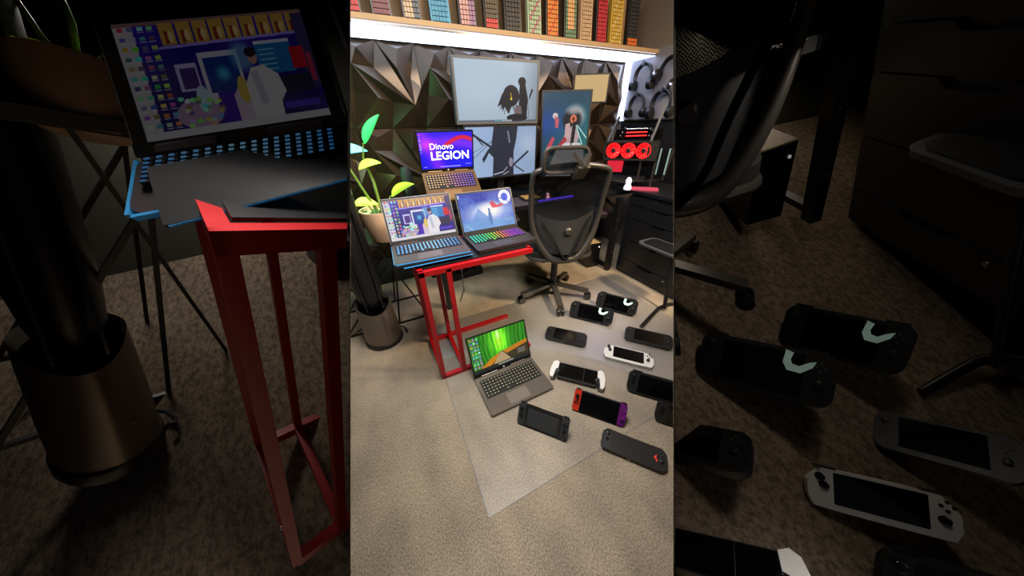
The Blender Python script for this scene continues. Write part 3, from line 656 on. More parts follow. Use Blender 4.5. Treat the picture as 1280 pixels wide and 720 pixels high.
# ------------------------------------------------------------------ office chair
def catmull(P, n=6, closed=False):
    P = [Vector(p) for p in P]; N = len(P); out = []
    for i in range(N if closed else N-1):
        p0 = P[(i-1) % N] if (closed or i > 0) else P[i]; p1 = P[i]; p2 = P[(i+1) % N]; p3 = P[(i+2) % N] if (closed or i+2 < N) else p2
        for k in range(n):
            t_ = k/n; out.append(.5*((2*p1)+(p2-p0)*t_+(2*p0-5*p1+4*p2-p3)*t_*t_+(3*p1-p0-3*p2+p3)*t_**3))
    if not closed: out.append(P[-1])
    return out
def mesh_fabric(name):
    m = bpy.data.materials.new(name); m.use_nodes = True; nt = m.node_tree; b = nt.nodes['Principled BSDF']
    b.inputs['Base Color'].default_value = (.012, .014, .016, 1); b.inputs['Roughness'].default_value = .8; b.inputs['Specular IOR Level'].default_value = .1
    tc = nt.nodes.new('ShaderNodeTexCoord'); n = nt.nodes.new('ShaderNodeTexChecker'); n.inputs['Scale'].default_value = 260; nt.links.new(tc.outputs['Object'], n.inputs[0])
    r = nt.nodes.new('ShaderNodeMapRange'); r.inputs[3].default_value = .72; r.inputs[4].default_value = 1.; nt.links.new(n.outputs['Fac'], r.inputs[0]); nt.links.new(r.outputs[0], b.inputs['Alpha'])
    return m
CHY = -.28
def office_chair(label):
    t = thing('office_chair', label, 'chair', (1.14, 1.57, 0), Rz(CHY))
    FR = mat('chair_frame_graphite', (70, 67, 63), .36, metal=.4, noise=.1)
    # star base: five legs with casters
    for a in (-112, -40, 32, 104, 176):
        r = math.radians(a)-CHY; c, s_ = math.cos(r), math.sin(r)
        lg = MB().bar((c*.03, s_*.03, .115), (c*.29, s_*.29, .075), .042, .026).build('base_leg', FR, t, bevel=.006)
        cst = MB()
        for q in (-1, 1):
            cst.tube([(c*.29-s_*q*.007, s_*.29+c*q*.007, .028), (c*.29-s_*q*.027, s_*.29+c*q*.027, .028)], .028, 18)
        cst.build('caster', BLACK, lg, smooth=True)
    MB().lathe([(.045, .10), (.045, .135), (.03, .15), (.026, .26), (.026, .37), (.05, .375)], 20).build('gas_column', BLACK, t, smooth=True)
    MB().box((.0, .0, .395), (.18, .22, .045)).build('seat_mechanism', BLACK, t, bevel=.01)
    # seat
    MB().prism(rrect(.50, .48, .12, .0, .06, 8), .425, .475).build('seat', mat('seat_mesh_black', (20, 21, 23), .8, noise=.2), t, bevel=.015, seg=3, smooth=True)
    MB().tube(catmull([(-.25, .22, .43), (-.25, .0, .425), (-.2, -.16, .425), (0, -.20, .43), (.2, -.16, .425), (.25, 0, .425), (.25, .22, .43)], 6), .014, 8).build('seat_rim', FR, t, smooth=True)
    # back frame: loop leaning back; local back plane at y around -.2
    Y = lambda z: -.19-.03*((z-.5)/.6)+.05*math.sin((z-.45)/.6*PI)
    ring = [(-.10, .44), (-.19, .56), (-.235, .70), (-.245, .84), (-.245, .96), (-.215, 1.02), (0, 1.045), (.215, 1.02), (.245, .96), (.245, .84), (.235, .70), (.19, .56), (.10, .44), (0, .42)]
    L3 = catmull([(x, Y(z)+.0-.06*(x/.24)**2*0, z) for x, z in ring], 5, True)
    MB().tube(L3, [.017+.010*max(0, min(1, (.72-p.z)*5)) for p in L3], 10, True).build('back_frame', FR, t, smooth=True)
    V = [p*1.0 for p in L3]; c = Vector((0, Y(.75)+.03, .75)); n = len(V)
    rings = [[c.lerp(p, f)+Vector((0, .03*(1-f*f), 0)) for p in V] for f in (.25, .5, .75, 1)]
    VV = [c+Vector((0, .03, 0))]+[p for R_ in rings for p in R_]; F = [(0, 1+k, 1+(k+1) % n) for k in range(n)]
    for i in range(3):
        for k in range(n): F.append((1+i*n+k, 1+(i+1)*n+k, 1+(i+1)*n+(k+1) % n, 1+i*n+(k+1) % n))
    MB().add(VV, F).build('back_mesh', mesh_fabric('chair_back_mesh'), t, smooth=True)
    # lumbar shell with knob
    lum = MB(); n = 14; VV = []; F = []
    for i in range(n+1):
        u = -1+2*i/n; x = .20*u; zt = .70+.05*u*u; zb = .47+.03*u*u
        for z in (zt, (zt+zb)/2, zb): VV.append((x*(1 if z > .6 else .8), Y(z)-.035+.05*u*u, z))
    for i in range(n):
        for j in range(2): F.append((i*3+j, (i+1)*3+j, (i+1)*3+j+1, i*3+j+1))
    o = len(VV); V2 = [(x, y+.012, z) for x, y, z in VV]; F2 = [tuple(reversed([q+o for q in f])) for f in F]
    MB().add(VV+V2, F+F2).build('lumbar_shell', mat('lumbar_plastic', (46, 47, 48), .35, noise=.12), t, smooth=True)
    MB().lathe([(.028, 0), (.028, .012), (.018, .02)], 20, Matrix.Translation((.01, Y(.63)-.035, .63)) @ Matrix.Rotation(PI/2, 4, 'X')).build('lumbar_knob', FR, t, smooth=True)
    for s_ in (-1, 1):
        MB().tube(catmull([(s_*.17, Y(.72)-.03, .72), (s_*.10, Y(.6)-.05, .6), (s_*.05, Y(.5)-.05, .50), (0, Y(.44)-.02, .43)], 5), .013, 8, flat=.5).build('spine_arm', BLACK, t, smooth=True)
        MB().tube(catmull([(s_*.10, Y(.44), .44), (s_*.15, -.16, .415), (s_*.12, -.06, .40), (s_*.05, 0, .395)], 5), .018, 8).build('frame_arm', FR, t, smooth=True)
        ar = MB().tube(catmull([(s_*.24, .05, .43), (s_*.31, .06, .47), (s_*.33, .05, .56), (s_*.33, .05, .66)], 5), .016, 8).build('armrest_post', BLACK, t, smooth=True)
        MB().prism(rrect(.085, .24, .035, s_*.33, .06), .66, .685).build('armrest_pad', BLACK, t, bevel=.006)
    # headrest
    hy = Y(1.12)-.03; hx = -.07
    hr = catmull([(hx-.115, hy+.02, 1.02), (hx-.13, hy, 1.08), (hx-.11, hy-.0, 1.135), (hx, hy-.01, 1.142), (hx+.11, hy, 1.135), (hx+.13, hy, 1.08), (hx+.115, hy+.02, 1.02), (hx, hy+.03, 1.01)], 5, True)
    MB().tube(hr, .011, 8, True).build('headrest_frame', FR, t, smooth=True)
    c = Vector((hx, hy+.03, 1.07)); n = len(hr)
    MB().add([c]+[tuple(p) for p in hr], [(0, 1+k, 1+(k+1) % n) for k in range(n)]).build('headrest_mesh', mesh_fabric('headrest_mesh_weave'), t)
    MB().bar((.02, Y(1.0)-.02, .98), (.03, hy-.02, 1.05), .075, .035).bar((.03, hy-.02, 1.04), (-.03, hy, 1.11), .035, .02).bar((.03, hy-.02, 1.04), (.06, hy, 1.11), .03, .02).build('headrest_bracket', FR, t, bevel=.005)
    return t
CH = office_chair('graphite mesh office chair on casters facing the desk, seen from behind')

# ------------------------------------------------------------------ handheld consoles
def handheld(label, loc, yaw, tilt, W, H, style, group='handheld consoles laid out on the carpet'):
    t = thing('handheld_console', label, 'handheld', loc, Rz(yaw)@Rx(tilt), group); T = .02
    r = {'joy': .018, 'oled': .018, 'white': .012, 'portal': .006}.get(style, .03)
    body = {'white': WHITEP, 'dark': mat('green_black_plastic', (30, 34, 32), .4, noise=.15), 'rog': mat('soft_black', (15, 14, 14), .5, noise=.15), 'sw': GREYD}.get(style, BLACK)
    cy = H/2
    def stick(x, y, rad=.0085, m=BLACK):
        s_ = MB().lathe([(rad*1.15, T), (rad*1.15, T+.001), (rad*.45, T+.002), (rad*.45, T+.006), (rad, T+.008), (rad, T+.011), (rad*.6, T+.0125)], 16, Matrix.Translation((x, y, 0))).build('thumbstick', m, t, smooth=True)
    def buttons(x, y, d=.011, rad=.0042, m=BLACK):
        for a, b in ((d, 0), (-d, 0), (0, d), (0, -d)): MB().lathe([(rad, T), (rad, T+.0022), (rad*.8, T+.003)], 12, Matrix.Translation((x+a, y+b, 0))).build('button', m, t)
    def dpad(x, y, m=BLACK): MB().box((x, y, T+.001), (.022, .008, .003)).box((x, y, T+.001), (.008, .022, .003)).build('direction_pad', m, t)
    def screen(wd, ht, x=0, y=None, m=BLACKG): MB().prism(rrect(wd, ht, .003, x, cy if y is None else y), T, T+.0008).build('screen', m, t)
    if style in ('sw', 'oled'):
        g = .034; cw = W-2*g
        MB().box((0, cy, T/2+.002), (cw, H*.98, T*.7)).build('tablet', BLACK, t, bevel=.001)
        L_, R_ = (mat('orange_red_controller', (214, 56, 28), .42, noise=.06), mat('violet_controller', (112, 26, 120), .42, noise=.06)) if style == 'oled' else (GREYD, GREYD)
        MB().prism(rrect(g, H, [.002, .016, .016, .002], -W/2+g/2, cy), 0, T-.001).build('left_controller', L_, t, bevel=.002, label='orange-red controller' if style == 'oled' else None)
        MB().prism(rrect(g, H, [.016, .002, .002, .016], W/2-g/2, cy), 0, T-.001).build('right_controller', R_, t, bevel=.002, label='violet controller' if style == 'oled' else None)
        T0 = T; 
        screen(cw*(.97 if style == 'oled' else .84), H*(.92 if style == 'oled' else .82), m=BLACKG if style == 'oled' else mat('grey_screen', (52, 56, 60), .25, noise=.05), y=cy)
        bm_ = BLACK if style == 'oled' else BLACK
        stick(-W/2+g/2, H*.72, .0085, bm_); buttons(-W/2+g/2, H*.42, .008, .004, bm_); stick(W/2-g/2, H*.38, .0085, R_ if style == 'oled' else bm_); buttons(W/2-g/2, H*.70, .008, .004, R_ if style == 'oled' else bm_)
        MB().bar((-W*.2, H*.98, .004), (-W*.2, H*.4, -.0), .04, .003).build('kickstand', BLACK, t)
        [MB().box((q*(W/2-g/2), H+.0015, T*.5), (g*.6, .004, T*.6)).build('shoulder_button', BLACK, t, bevel=.001) for q in (-1, 1)]
    elif style == 'portal':
        sw = W
        MB().prism(rrect(sw, H, .008, 0, cy), 0, T).build('body', BLACK, t, bevel=.003)
        screen(sw*.96, H*.9)
        MB().box((W*.16, cy, T+.001), (.0015, H*.9, .0006)).build('screen_reflection_line', GREYD, t)
        for s_ in (-1, 1):
            x = s_*(sw/2+.014)
            P = [(x-s_*.016, H*.95), (x+s_*.002, H*1.05), (x+s_*.018, H*.9), (x+s_*.026, H*.5), (x+s_*.026, H*.05), (x+s_*.016, -H*.16), (x+s_*.002, -H*.14), (x-s_*.008, H*.12), (x-s_*.014, H*.4)]
            if s_ < 0: P = P[::-1]
            MB().prism(P[::-1], .0, T+.008).build('grip', WHITEP, t, bevel=.005, seg=3, smooth=True, label='white grip')
            Q = [(x-s_*.014, H*.5), (x-s_*.004, H*.45), (x+s_*.004, -H*.10), (x-s_*.006, -H*.12)]
            if s_ < 0: Q = Q[::-1]
            MB().prism(Q[::-1], .002, T+.009).build('grip_inlay', BLACK, t)
            stick(s_*(sw/2-.004), H*.35, .008)
    else:
        if style == 'white':
            c = .03; P = [(-W/2, H*.25), (-W/2+.012, 0), (-W*.28, -.002), (W*.28, -.002), (W/2-.012, 0), (W/2, H*.25), (W/2, H*.62), (W/2-c, H*.98), (W*.2, H), (-W*.2, H), (-W/2+c, H*.98), (-W/2, H*.62)]
        else:
            P = rrect(W, H, r, 0, cy, 6)
        MB().prism(P, 0, T).build('body', body, t, bevel=.004, seg=3, smooth=True)
        ww = {'white': .62, 'rog': .64, 'ticked': .6, 'blk': .58, 'big': .60, 'dark': .64}[style]; hh_ = {'white': .80, 'rog': .86, 'big': .8}.get(style, .84)
        screen(W*ww, H*hh_, y=cy+H*.04 if style in ('blk', 'big', 'white') else None, m=mat('matte_black_screen', (14, 12, 11), .5, noise=.1) if style == 'rog' else BLACKG)
        xl = W/2-W*(1-ww)/4
        stick(-xl-.002, H*.78, .0088); 
        if style == 'white': stick(-xl+.006, H*.58, .0088); stick(xl-.004, H*.44, .0088); buttons(xl+.004, H*.76)
        else:
            dpad(-xl, H*.48); stick(xl, H*.42, .0088); buttons(xl, H*.74, .009, .0036, GREYD)
        [MB().box((q*W*.36, H+.002, T*.45), (W*.16, .006, T*.6)).build('shoulder_button', BLACK if style != 'white' else GREYD, t, bevel=.001) for q in (-1, 1)]
        MB().box((-W*.05, -.0006, T*.5), (.012, .002, .004)).build('charge_port', CHROME, t)
        if style == 'ticked':
            E = mat('pale_mint_mark', (200, 235, 225), .4, emit=(190, 235, 222), es=.8)
            q = [(.245, .96), (.30, .92), (.285, .78), (.30, .70), (.345, .68), (.40, .78), (.45, .83), (.43, .70), (.36, .55), (.27, .56), (.235, .70)]
            q = [((x-.08)*W, y*H) for x, y in q]
            MB().prism(q[::-1], T+.0008, T+.0016).build('pale_tick_shape', E, t)  # pale tick-shaped patch over the screen
        if style == 'dark':
            MB().tube(catmull([(-xl-.012, H*.76, T+.001), (-xl-.006, H*.84, T+.001), (-xl+.006, H*.85, T+.001), (-xl+.012, H*.80, T+.001)], 5), .0012, 6).build('stick_rim_glint', CHROME, t)  # chrome arc standing in for the highlight on the stick rim
        if style == 'rog':
            MB().prism([(W*.30, H*.50), (W*.335, H*.62), (W*.345, H*.66), (W*.34, H*.5), (W*.36, H*.36), (W*.345, H*.34), (W*.325, H*.45)][::-1], T+.0008, T+.0014).build('red_emblem', mat('red_mark', (214, 60, 40), .4, emit=(214, 60, 40), es=.3), t)
            MB().box((-W*.41, cy-.01, T+.0005), (W*.13, H*.8, .001)).build('control_plate', mat('charcoal_plate', (30, 31, 33), .5, noise=.15), t)
    if tilt > .4:
        # folding prop leg behind the tilted body, down to the carpet
        p0 = Vector((0, H*.62, 0)); M3 = (Rz(yaw)@Rx(tilt)); back = p0+Vector((0, 0, -.001)); wp = M3@back+Vector(loc)
        foot = Vector((wp.x, wp.y, 0)) + (M3@Vector((0, 0, -1))).normalized()*.04; foot.z = .002
        lf = M3.inverted()@(foot-Vector(loc)); MB().bar(back, lf, .06, .003).build('prop_leg', BLACK, t)
    return t
HH = {}
def H_(k, *a): HH[k] = handheld(*a)
H_('ally1', 'propped black handheld with a white tick mark nearest the chair caster', (1.183, 1.14, .003), -.888, 1.014, .31, .117, 'ticked')
H_('ally2', 'propped black handheld with a white tick mark standing behind its twin', (1.433, 1.143, .003), -.974, 1.078, .30, .122, 'ticked')
H_('blk', 'black handheld lying flat between the floor laptop and the chair', (.87, 1.026, .003), -.814, .099, .276, .115, 'blk')
H_('big', 'large black handheld lying under the tubular stand foot', (1.341, .759, .003), -.861, .202, .29, .114, 'big')
H_('white', 'white handheld with a black screen and two left sticks', (1.105, .706, .003), -.835, .105, .284, .106, 'white')
H_('portal', 'black handheld with two curved white side grips', (.737, .733, .012), -.792, .124, .222, .097, 'portal')
H_('dark1', 'propped greenish-black handheld cut off by the right edge of the lit room', (1.054, .472, .003), -.856, 1.048, .29, .115, 'dark')
H_('dark2', 'lower propped dark handheld mostly hidden at the right edge of the lit room', (1.044, .287, .003), -.861, 1.155, .29, .106, 'dark')
H_('oled', 'propped handheld with an orange-red left controller and violet right controller', (.711, .53, .003), -.867, 1.083, .251, .109, 'oled')
H_('sw', 'propped handheld with two grey controllers in front of the floor laptop', (.429, .597, .003), -.862, 1.215, .244, .114, 'sw')
H_('rog', 'nearest black handheld with a small red emblem beside its right buttons', (.697, .298, .003), -.898, -.0, .269, .099, 'rog')

# ------------------------------------------------------------------ microphone, keyboard and small desk things
t = thing('microphone', 'black studio microphone on a short stand beside the bronze laptop', 'microphone', (.17, 1.98, .65))
t.location = (.21, 2.06, .735); t.scale = (1.3, 1.3, 1.3)
MB().lathe([(.05, 0), (.05, .01), (.012, .015), (.010, .05)], 24).build('stand_base', BLACK, t, smooth=True)
MB().lathe([(.024, .05), (.027, .06), (.027, .14), (.024, .145)], 24).build('mic_body', BLACK, t, smooth=True)
MB().lathe([(.027, .145), (.029, .16), (.029, .20), (.022, .222), (.0, .228)], 24).build('mic_grille', mat('black_wire_grille', (34, 34, 36), .6, noise=.5, scale=300), t, smooth=True)
MB().tube([(-.034, 0, .02), (-.036, 0, .10), (-.028, 0, .12)], .005, 8).tube([(.034, 0, .02), (.036, 0, .10), (.028, 0, .12)], .005, 8).build('yoke', BLACK, t)
t = thing('small_keypad', 'small tan-keyed keypad on the desk below the lower monitor', 'keyboard', (1.10, 1.91, .7395), Rz(-.1))
MB().box((0, 0, .008), (.14, .12, .014)).build('case', BLACK, t, bevel=.002)
m = MB()
for a in range(7):
    for b in range(5): m.box((-.058+a*.0193, -.044+b*.022, .019), (.016, .018, .007))
m.build('keycaps', mat('tan_keycaps', (150, 122, 76), .5, noise=.15), t, kind='stuff')
t = thing('control_knob_box', 'small dark control box with knobs beside the keypad', 'controller', (1.26, 1.95, .7385), Rz(-.1))
MB().box((0, 0, .02), (.13, .12, .04)).build('case', BLACK, t, bevel=.004)
for x, y in ((-.03, .02), (.035, .02), (.03, -.03)): MB().lathe([(.014, .04), (.014, .054), (.01, .056)], 14, Matrix.Translation((x, y, 0))).build('knob', METALD, t)
t = thing('light_bar', 'thin violet glowing light bar on the desk seen through the chair mesh', 'light', (1.27, 1.79, .7355), Rz(.04))
MB().box((0, 0, .012), (.34, .012, .012)).build('glow_tube', mat('violet_glow', (90, 60, 255), emit=(86, 60, 250), es=1.6), t)
MB().box((0, .008, .008), (.35, .014, .016)).build('housing', BLACK, t)
t = thing('pink_figurine', 'tiny glowing pink and white desk toy beside the keypad', 'toy', (1.235, 1.86, .7385))
PK = mat('pink_lit', (250, 180, 210), .5, emit=(250, 190, 215), es=.8)
MB().lathe([(.016, 0), (.018, .014), (.01, .026), (.014, .036), (.0, .048)], 14).build('body', PK, t, smooth=True)
MB().box((-.016, 0, .02), (.012, .01, .018)).box((.018, 0, .016), (.012, .01, .02)).build('side_wing', mat('dark_magenta', (110, 20, 60), .5), t)

# ------------------------------------------------------------------ open frame computer with three red fans
t = thing('open_frame_computer', 'open frame computer with three glowing red fans on the right desk', 'computer', (1.985, 1.785, .766), Rz(-.88))
REDG = mat('red_fan_glow', (255, 20, 24), .5, emit=(255, 16, 24), es=1.5)
W = .42
m = MB(); zc = .285; yy = .0
fr = MB().box((0, .02, zc+.066), (W, .05, .012)).box((0, .02, zc-.066), (W, .05, .012)).box((-W/2+.006, .02, zc), (.012, .05, .132)).box((W/2-.006, .02, zc), (.012, .05, .132)).box((W/2-.045, .02, zc), (.07, .045, .12)).build('fan_bracket', METALD, t)
for k in range(3):
    cx = -.135+k*.118
    fan = MB()
    n = 28
    fan.tube([(cx+.054*math.cos(2*PI*q/n), 0, zc+.054*math.sin(2*PI*q/n)) for q in range(n)], .004, 6, True)
    for q in range(9):
        a = 2*PI*q/9; fan.add([(cx+.02*math.cos(a), .01, zc+.02*math.sin(a)), (cx+.05*math.cos(a+.1), .004, zc+.05*math.sin(a+.1)), (cx+.05*math.cos(a+.62), .012, zc+.05*math.sin(a+.62)), (cx+.02*math.cos(a+.6), .018, zc+.02*math.sin(a+.6))], [(0, 1, 2, 3), (3, 2, 1, 0)])
    f_ = fan.build('fan', REDG, t)
    MB().lathe([(.019, 0), (.019, .012), (.015, .014)], 18, Matrix.Translation((cx, .012, zc)) @ Matrix.Rotation(PI/2, 4, 'X')).build('fan_hub', BLACK, f_)
MB().box((0.02, .10, .30), (W*.92, .02, .28)).build('main_panel', BLACKG, t)
MB().box((-.10, .0, .165), (.125, .05, .085)).build('graphics_block', mat('red_block', (150, 20, 40), .4, emit=(190, 16, 50), es=.55, noise=.5, scale=50), t)
MB().box((-.05, .12, .055), (W*1.0, .24, .012)).build('bottom_plate', METALD, t)
for a, b in (((-.19, .02, .35), (-.14, .12, .53)), ((.14, .02, .35), (.19, .08, .60)), ((-.16, .03, .35), (-.15, .12, .50)), ((.10, .05, .05), (.10, .03, .22)), ((.10, .03, .04), (.28, .15, .05)), ((.30, .12, .05), (.34, .12, .42)), ((-.2, .1, 0), (-.2, .1, .35)), ((.21, .02, 0), (.21, .02, .22))): MB().bar(a, b, .018, .016).build('frame_strut', METALD, t)
for z in (.39, .415, .44): MB().tube([(-.06, .05, z), (.10, .05, z+.004)], .004, 8).build('red_tube', REDG if z < .43 else CHROME, t)
for x, z in ((-.07, .445), (-.09, .415), (-.10, .39), (.12, .44), (.135, .43), (.12, .39), (.14, .385)): MB().lathe([(.0, -.009), (.008, -.004), (.008, .004), (0, .009)], 12, Matrix.Translation((x, .045, z))).build('tube_fitting', CHROME, t, smooth=True)
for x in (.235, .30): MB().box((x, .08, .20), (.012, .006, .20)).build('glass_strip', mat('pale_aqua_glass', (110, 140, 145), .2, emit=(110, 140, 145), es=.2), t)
MB().box((-.16, -.03, .004), (.03, .03, .05)).build('frame_foot', METALD, t)
t = thing('white_figurine', 'small bright white ornament on the desk below the red fans', 'ornament', (1.93, 1.69, .763))
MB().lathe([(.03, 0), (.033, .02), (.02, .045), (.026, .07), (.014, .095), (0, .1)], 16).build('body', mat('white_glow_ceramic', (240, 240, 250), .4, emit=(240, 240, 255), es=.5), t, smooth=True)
t = thing('pink_cloth', 'folded pink cloth lying under the open frame computer', 'cloth', (2.05, 1.62, .763), Rz(-.8))
MB().prism(rrect(.22, .12, .02), 0, .010).build('folded_layer', mat('pink_cloth', (170, 60, 90), .8, noise=.15), t, bevel=.004)

# ------------------------------------------------------------------ headphones on the side wall
def headphone(label, y, z, s_=1., tilt=.0, cup=BLACK):
    t = thing('headphones', label, 'headphones', (WX-.02, y, z), Rz(-PI/2)@Matrix.Rotation(tilt, 3, 'Y'), 'headphones hung on the side wall')
    # local x along the wall, y towards the room (-y), z up
    R_ = .08*s_; hb = [(R_*math.cos(a), -.055, R_*1.05*math.sin(a)) for a in [math.radians(-12+q*(204/16)) for q in range(17)]]
    MB().tube(hb, .011*s_, 8, flat=1.5).build('headband', BLACK, t, smooth=True)
    for q in (-1, 1):
        c = MB().lathe([(.0, 0), (.036*s_, .002), (.040*s_, .012), (.036*s_, .03), (.02*s_, .036), (0, .037)], 20, Matrix.Translation((q*R_*1.0, -.055, -.055*s_)) @ Matrix.Rotation(q*PI/2, 4, 'Y')).build('ear_cup', cup, t, smooth=True)
        MB().lathe([(.02*s_, -.012), (.036*s_, -.012), (.038*s_, 0), (.036*s_, .006)], 20, Matrix.Translation((q*R_*1.0, -.055, -.055*s_)) @ Matrix.Rotation(q*PI/2, 4, 'Y')).build('ear_pad', BLACK, t, smooth=True)
    MB().bar((0, 0.0, R_*1.05-.012), (0, -.08, R_*1.05-.012), .02, .006).bar((0, -.08, R_*1.05-.015), (0, -.08, R_*1.05+.02), .02, .006).build('wall_hook', GREYD, t)
headphone('grey headphones hung highest beside the corner light strip', 2.17, 1.60, 1.08)
headphone('headphones with a silver ear cup at the upper right of the side wall', 1.91, 1.605, 1.08, .45, CHROME)
headphone('black headphones on the lower row next to the light strip', 2.18, 1.385, 1.0)
headphone('larger black headphones on the lower row away from the corner', 1.92, 1.385, 1.12)

# ------------------------------------------------------------------ clear floor mat
t = thing('clear_floor_mat', 'clear plastic mat lying on the carpet under the laptop and handhelds', 'floor mat', (0, 0, 0))
o = MB().prism([(.076, .40), (1.75, .40), (1.75, 1.62), (.10, 1.62)], .0006, .0026).build('mat_sheet', sheet_mat('clear_vinyl'), t)
MB().bar((.076, .40, .0018), (.10, 1.62, .0018), .004, .0032).bar((.076, .40, .0018), (1.75, .40, .0018), .003, .0032).build('mat_edge', mat('mat_edge_frost', (150, 156, 165), .3, alpha=.3, noise=.05), t)
# BOOTHS
# made-up dim alcoves either side of the lit room, each with a sloping stage
BPOSE = {
 'LA': ((-0.0665, 0.2547, 1.2449), (0.658, -0.1258, -0.1621), (0.1244, 0.0437, 0.0902), 0.35),
 'LB': ((0.0716, 0.2354, 1.2615), (0.361, -0.1509, -0.0293), (0.1229, 0.0808, 0.0706), 1.006),
 'TF': ((-0.3856, 0.3952, 0.9072), (0.0193, 0.3071, 0.5809), (0.343, 0.582, 0.515)),
 'PP': ((-0.2243, 0.4305, 1.2492), (-0.4048, 0.1307, -0.0558), (0.2908, 0.2908, 0.3061)),
 'LP': ((-0.2174, 0.4493, 1.2938), (-0.4048, 0.1307, -0.0558), (0.3061, 0.3061, 0.3061)),
 'PS': ((-0.4075, 0.5291, 0.934), (0.3103, 0.2616, 0.4859), (0.3624, 0.4697, 0.6084)),
 'RT': ((-0.1725, 0.1702, 0.8805), (0.1457, 0.2495, 0.4006), (0.3226, 0.4354, 0.5005)),
 'pad': ((-0.0509, 0.2191, 1.2293), (0.3787, -0.1364, 0.2653), (0.318, 0.2519, 0.2803)),
 'strip': ((-0.0509, 0.6135, 1.032), (0.2251, 0.0321, 0.4557), (0.5742, 0.5661, 0.5961)),
 'CH': ((0.3867, 0.2311, 1.0151), (0.091, -0.256, -0.7437), (0.3491, 0.4896, 0.4083)),
 'BX': ((0.6412, 0.2722, 1.107), (0.227, -0.3908, -0.6198), (0.384, 0.53, 0.5252)),
 'legc': ((0.6513, 0.1665, 1.1006), (0.1614, -0.4369, -0.5878), (0.3335, 0.4627, 0.4281)),
 'CB': ((0.8487, 0.1743, 1.0713), (0.4892, 0.1765, -2.2092), (0.4465, 0.2611, 0.5165)),
 'SS': ((0.7227, -0.0572, 0.9547), (0.2172, -0.553, -0.8618), (0.2391, 0.4708, 0.6379)),
 'ally1': ((0.399, 0.0659, 0.9351), (0.9859, -0.243, -1.2045), (0.429, 0.5535, 0.4825)),
 'ally2': ((0.5303, 0.0408, 0.9565), (1.2902, -0.2617, -1.523), (0.3846, 0.5322, 0.4481)),
 'blk': ((0.2683, 0.062, 0.867), (-0.029, -0.5629, -1.1634), (0.5246, 0.5582, 0.5285)),
 'big': ((0.5269, -0.0848, 0.8916), (0.529, -0.4972, -1.3988), (0.3338, 0.4424, 0.3975)),
 'white': ((0.4311, -0.0771, 0.8475), (0.8798, -0.1371, -0.8258), (0.4354, 0.4196, 0.3428)),
 'portal': ((0.2005, -0.0265, 0.8669), (-0.292, -0.6505, -0.9388), (0.4767, 0.4521, 0.4095)),
 'dark1': ((0.4376, -0.1607, 0.7947), (1.0521, -0.0817, -0.7812), (0.4816, 0.5436, 0.438)),
}
from mathutils import Euler
def slab(name, q, th, m, away):
    """four world corners, thickness th on the side away from the point 'away'"""
    q = [Vector(p) for p in q]; n = (q[1]-q[0]).cross(q[2]-q[0]).normalized(); c = sum(q, Vector())/4
    if n.dot(Vector(away)-c) > 0: n = -n
    return struct(name, MB().add([tuple(p) for p in q]+[tuple(p+n*th) for p in q], [(0, 1, 2, 3), (7, 6, 5, 4), (0, 4, 5, 1), (1, 5, 6, 2), (2, 6, 7, 3), (3, 7, 4, 0)]), m)
BC = carpet_mat('alcove_carpet', (160, 142, 122))
for nd in BC.node_tree.nodes:
    if nd.type == 'TEX_NOISE' and nd.inputs['Scale'].default_value > 50: nd.inputs['Scale'].default_value = 130
BW = mat('alcove_wall_paint', (74, 74, 62), .8, noise=.1, scale=6); BP = mat('alcove_partition', (8, 8, 9), .95, noise=.1, spec=.1)
SPEC = dict(L=dict(side=[(0.0070, 0.1092, 1.2813), (0.0552, 0.8598, 1.4967), (-0.1038, 0.6029, 0.9529), (-0.1491, 0.1474, 0.7692), (-0.0337, 0.0333, 1.1414)],
        roof=[(0.0140, 0.2185, 1.3127), (0.0570, 0.8869, 1.5045), (-0.5506, 0.9816, 1.4598), (-0.1752, 0.3123, 1.3168)],
        outer=[(-0.1752, 0.3123, 1.3168), (-0.5506, 0.9816, 1.4598), (-0.6048, 0.3782, 0.7478), (-0.2566, 0.1604, 1.0369)],
                   stage=[(-0.7407, 0.7837, 0.9871), (-0.0643, 0.6390, 1.0859), (-0.1416, 0.1416, 0.7937), (-0.5469, 0.3434, 0.7973)], back=[(-0.7407, 0.7837, 0.9871), (-0.0643, 0.6390, 1.0859), (0.0579, 0.7640, 1.4984), (-0.5185, 0.9074, 1.4670)]),
            R=dict(side=[(0.0838, 0.0712, 1.2797), (0.7731, 0.6567, 1.5239), (0.6240, 0.3370, 0.8856), (0.1908, -0.0212, 0.7619), (0.0431, -0.0048, 1.1398)],
        roof=[(0.1675, 0.1423, 1.3094), (0.7975, 0.6774, 1.5326), (2.1917, 0.2977, 1.5896), (0.3568, 0.0485, 1.3053)],
        outer=[(0.3568, 0.0485, 1.3053), (2.1917, 0.2977, 1.5896), (0.6492, -0.2438, 0.7207), (0.2754, -0.1034, 1.0255)],
                   stage=[(0.6799, 0.4798, 1.1946), (2.0481, 0.1870, 1.3944), (0.5706, -0.2130, 0.7872), (0.1809, -0.0190, 0.7907)], back=[(0.6799, 0.4798, 1.1946), (2.0481, 0.1870, 1.3944), (1.9544, 0.2931, 1.6053), (0.6979, 0.6050, 1.5344)]))
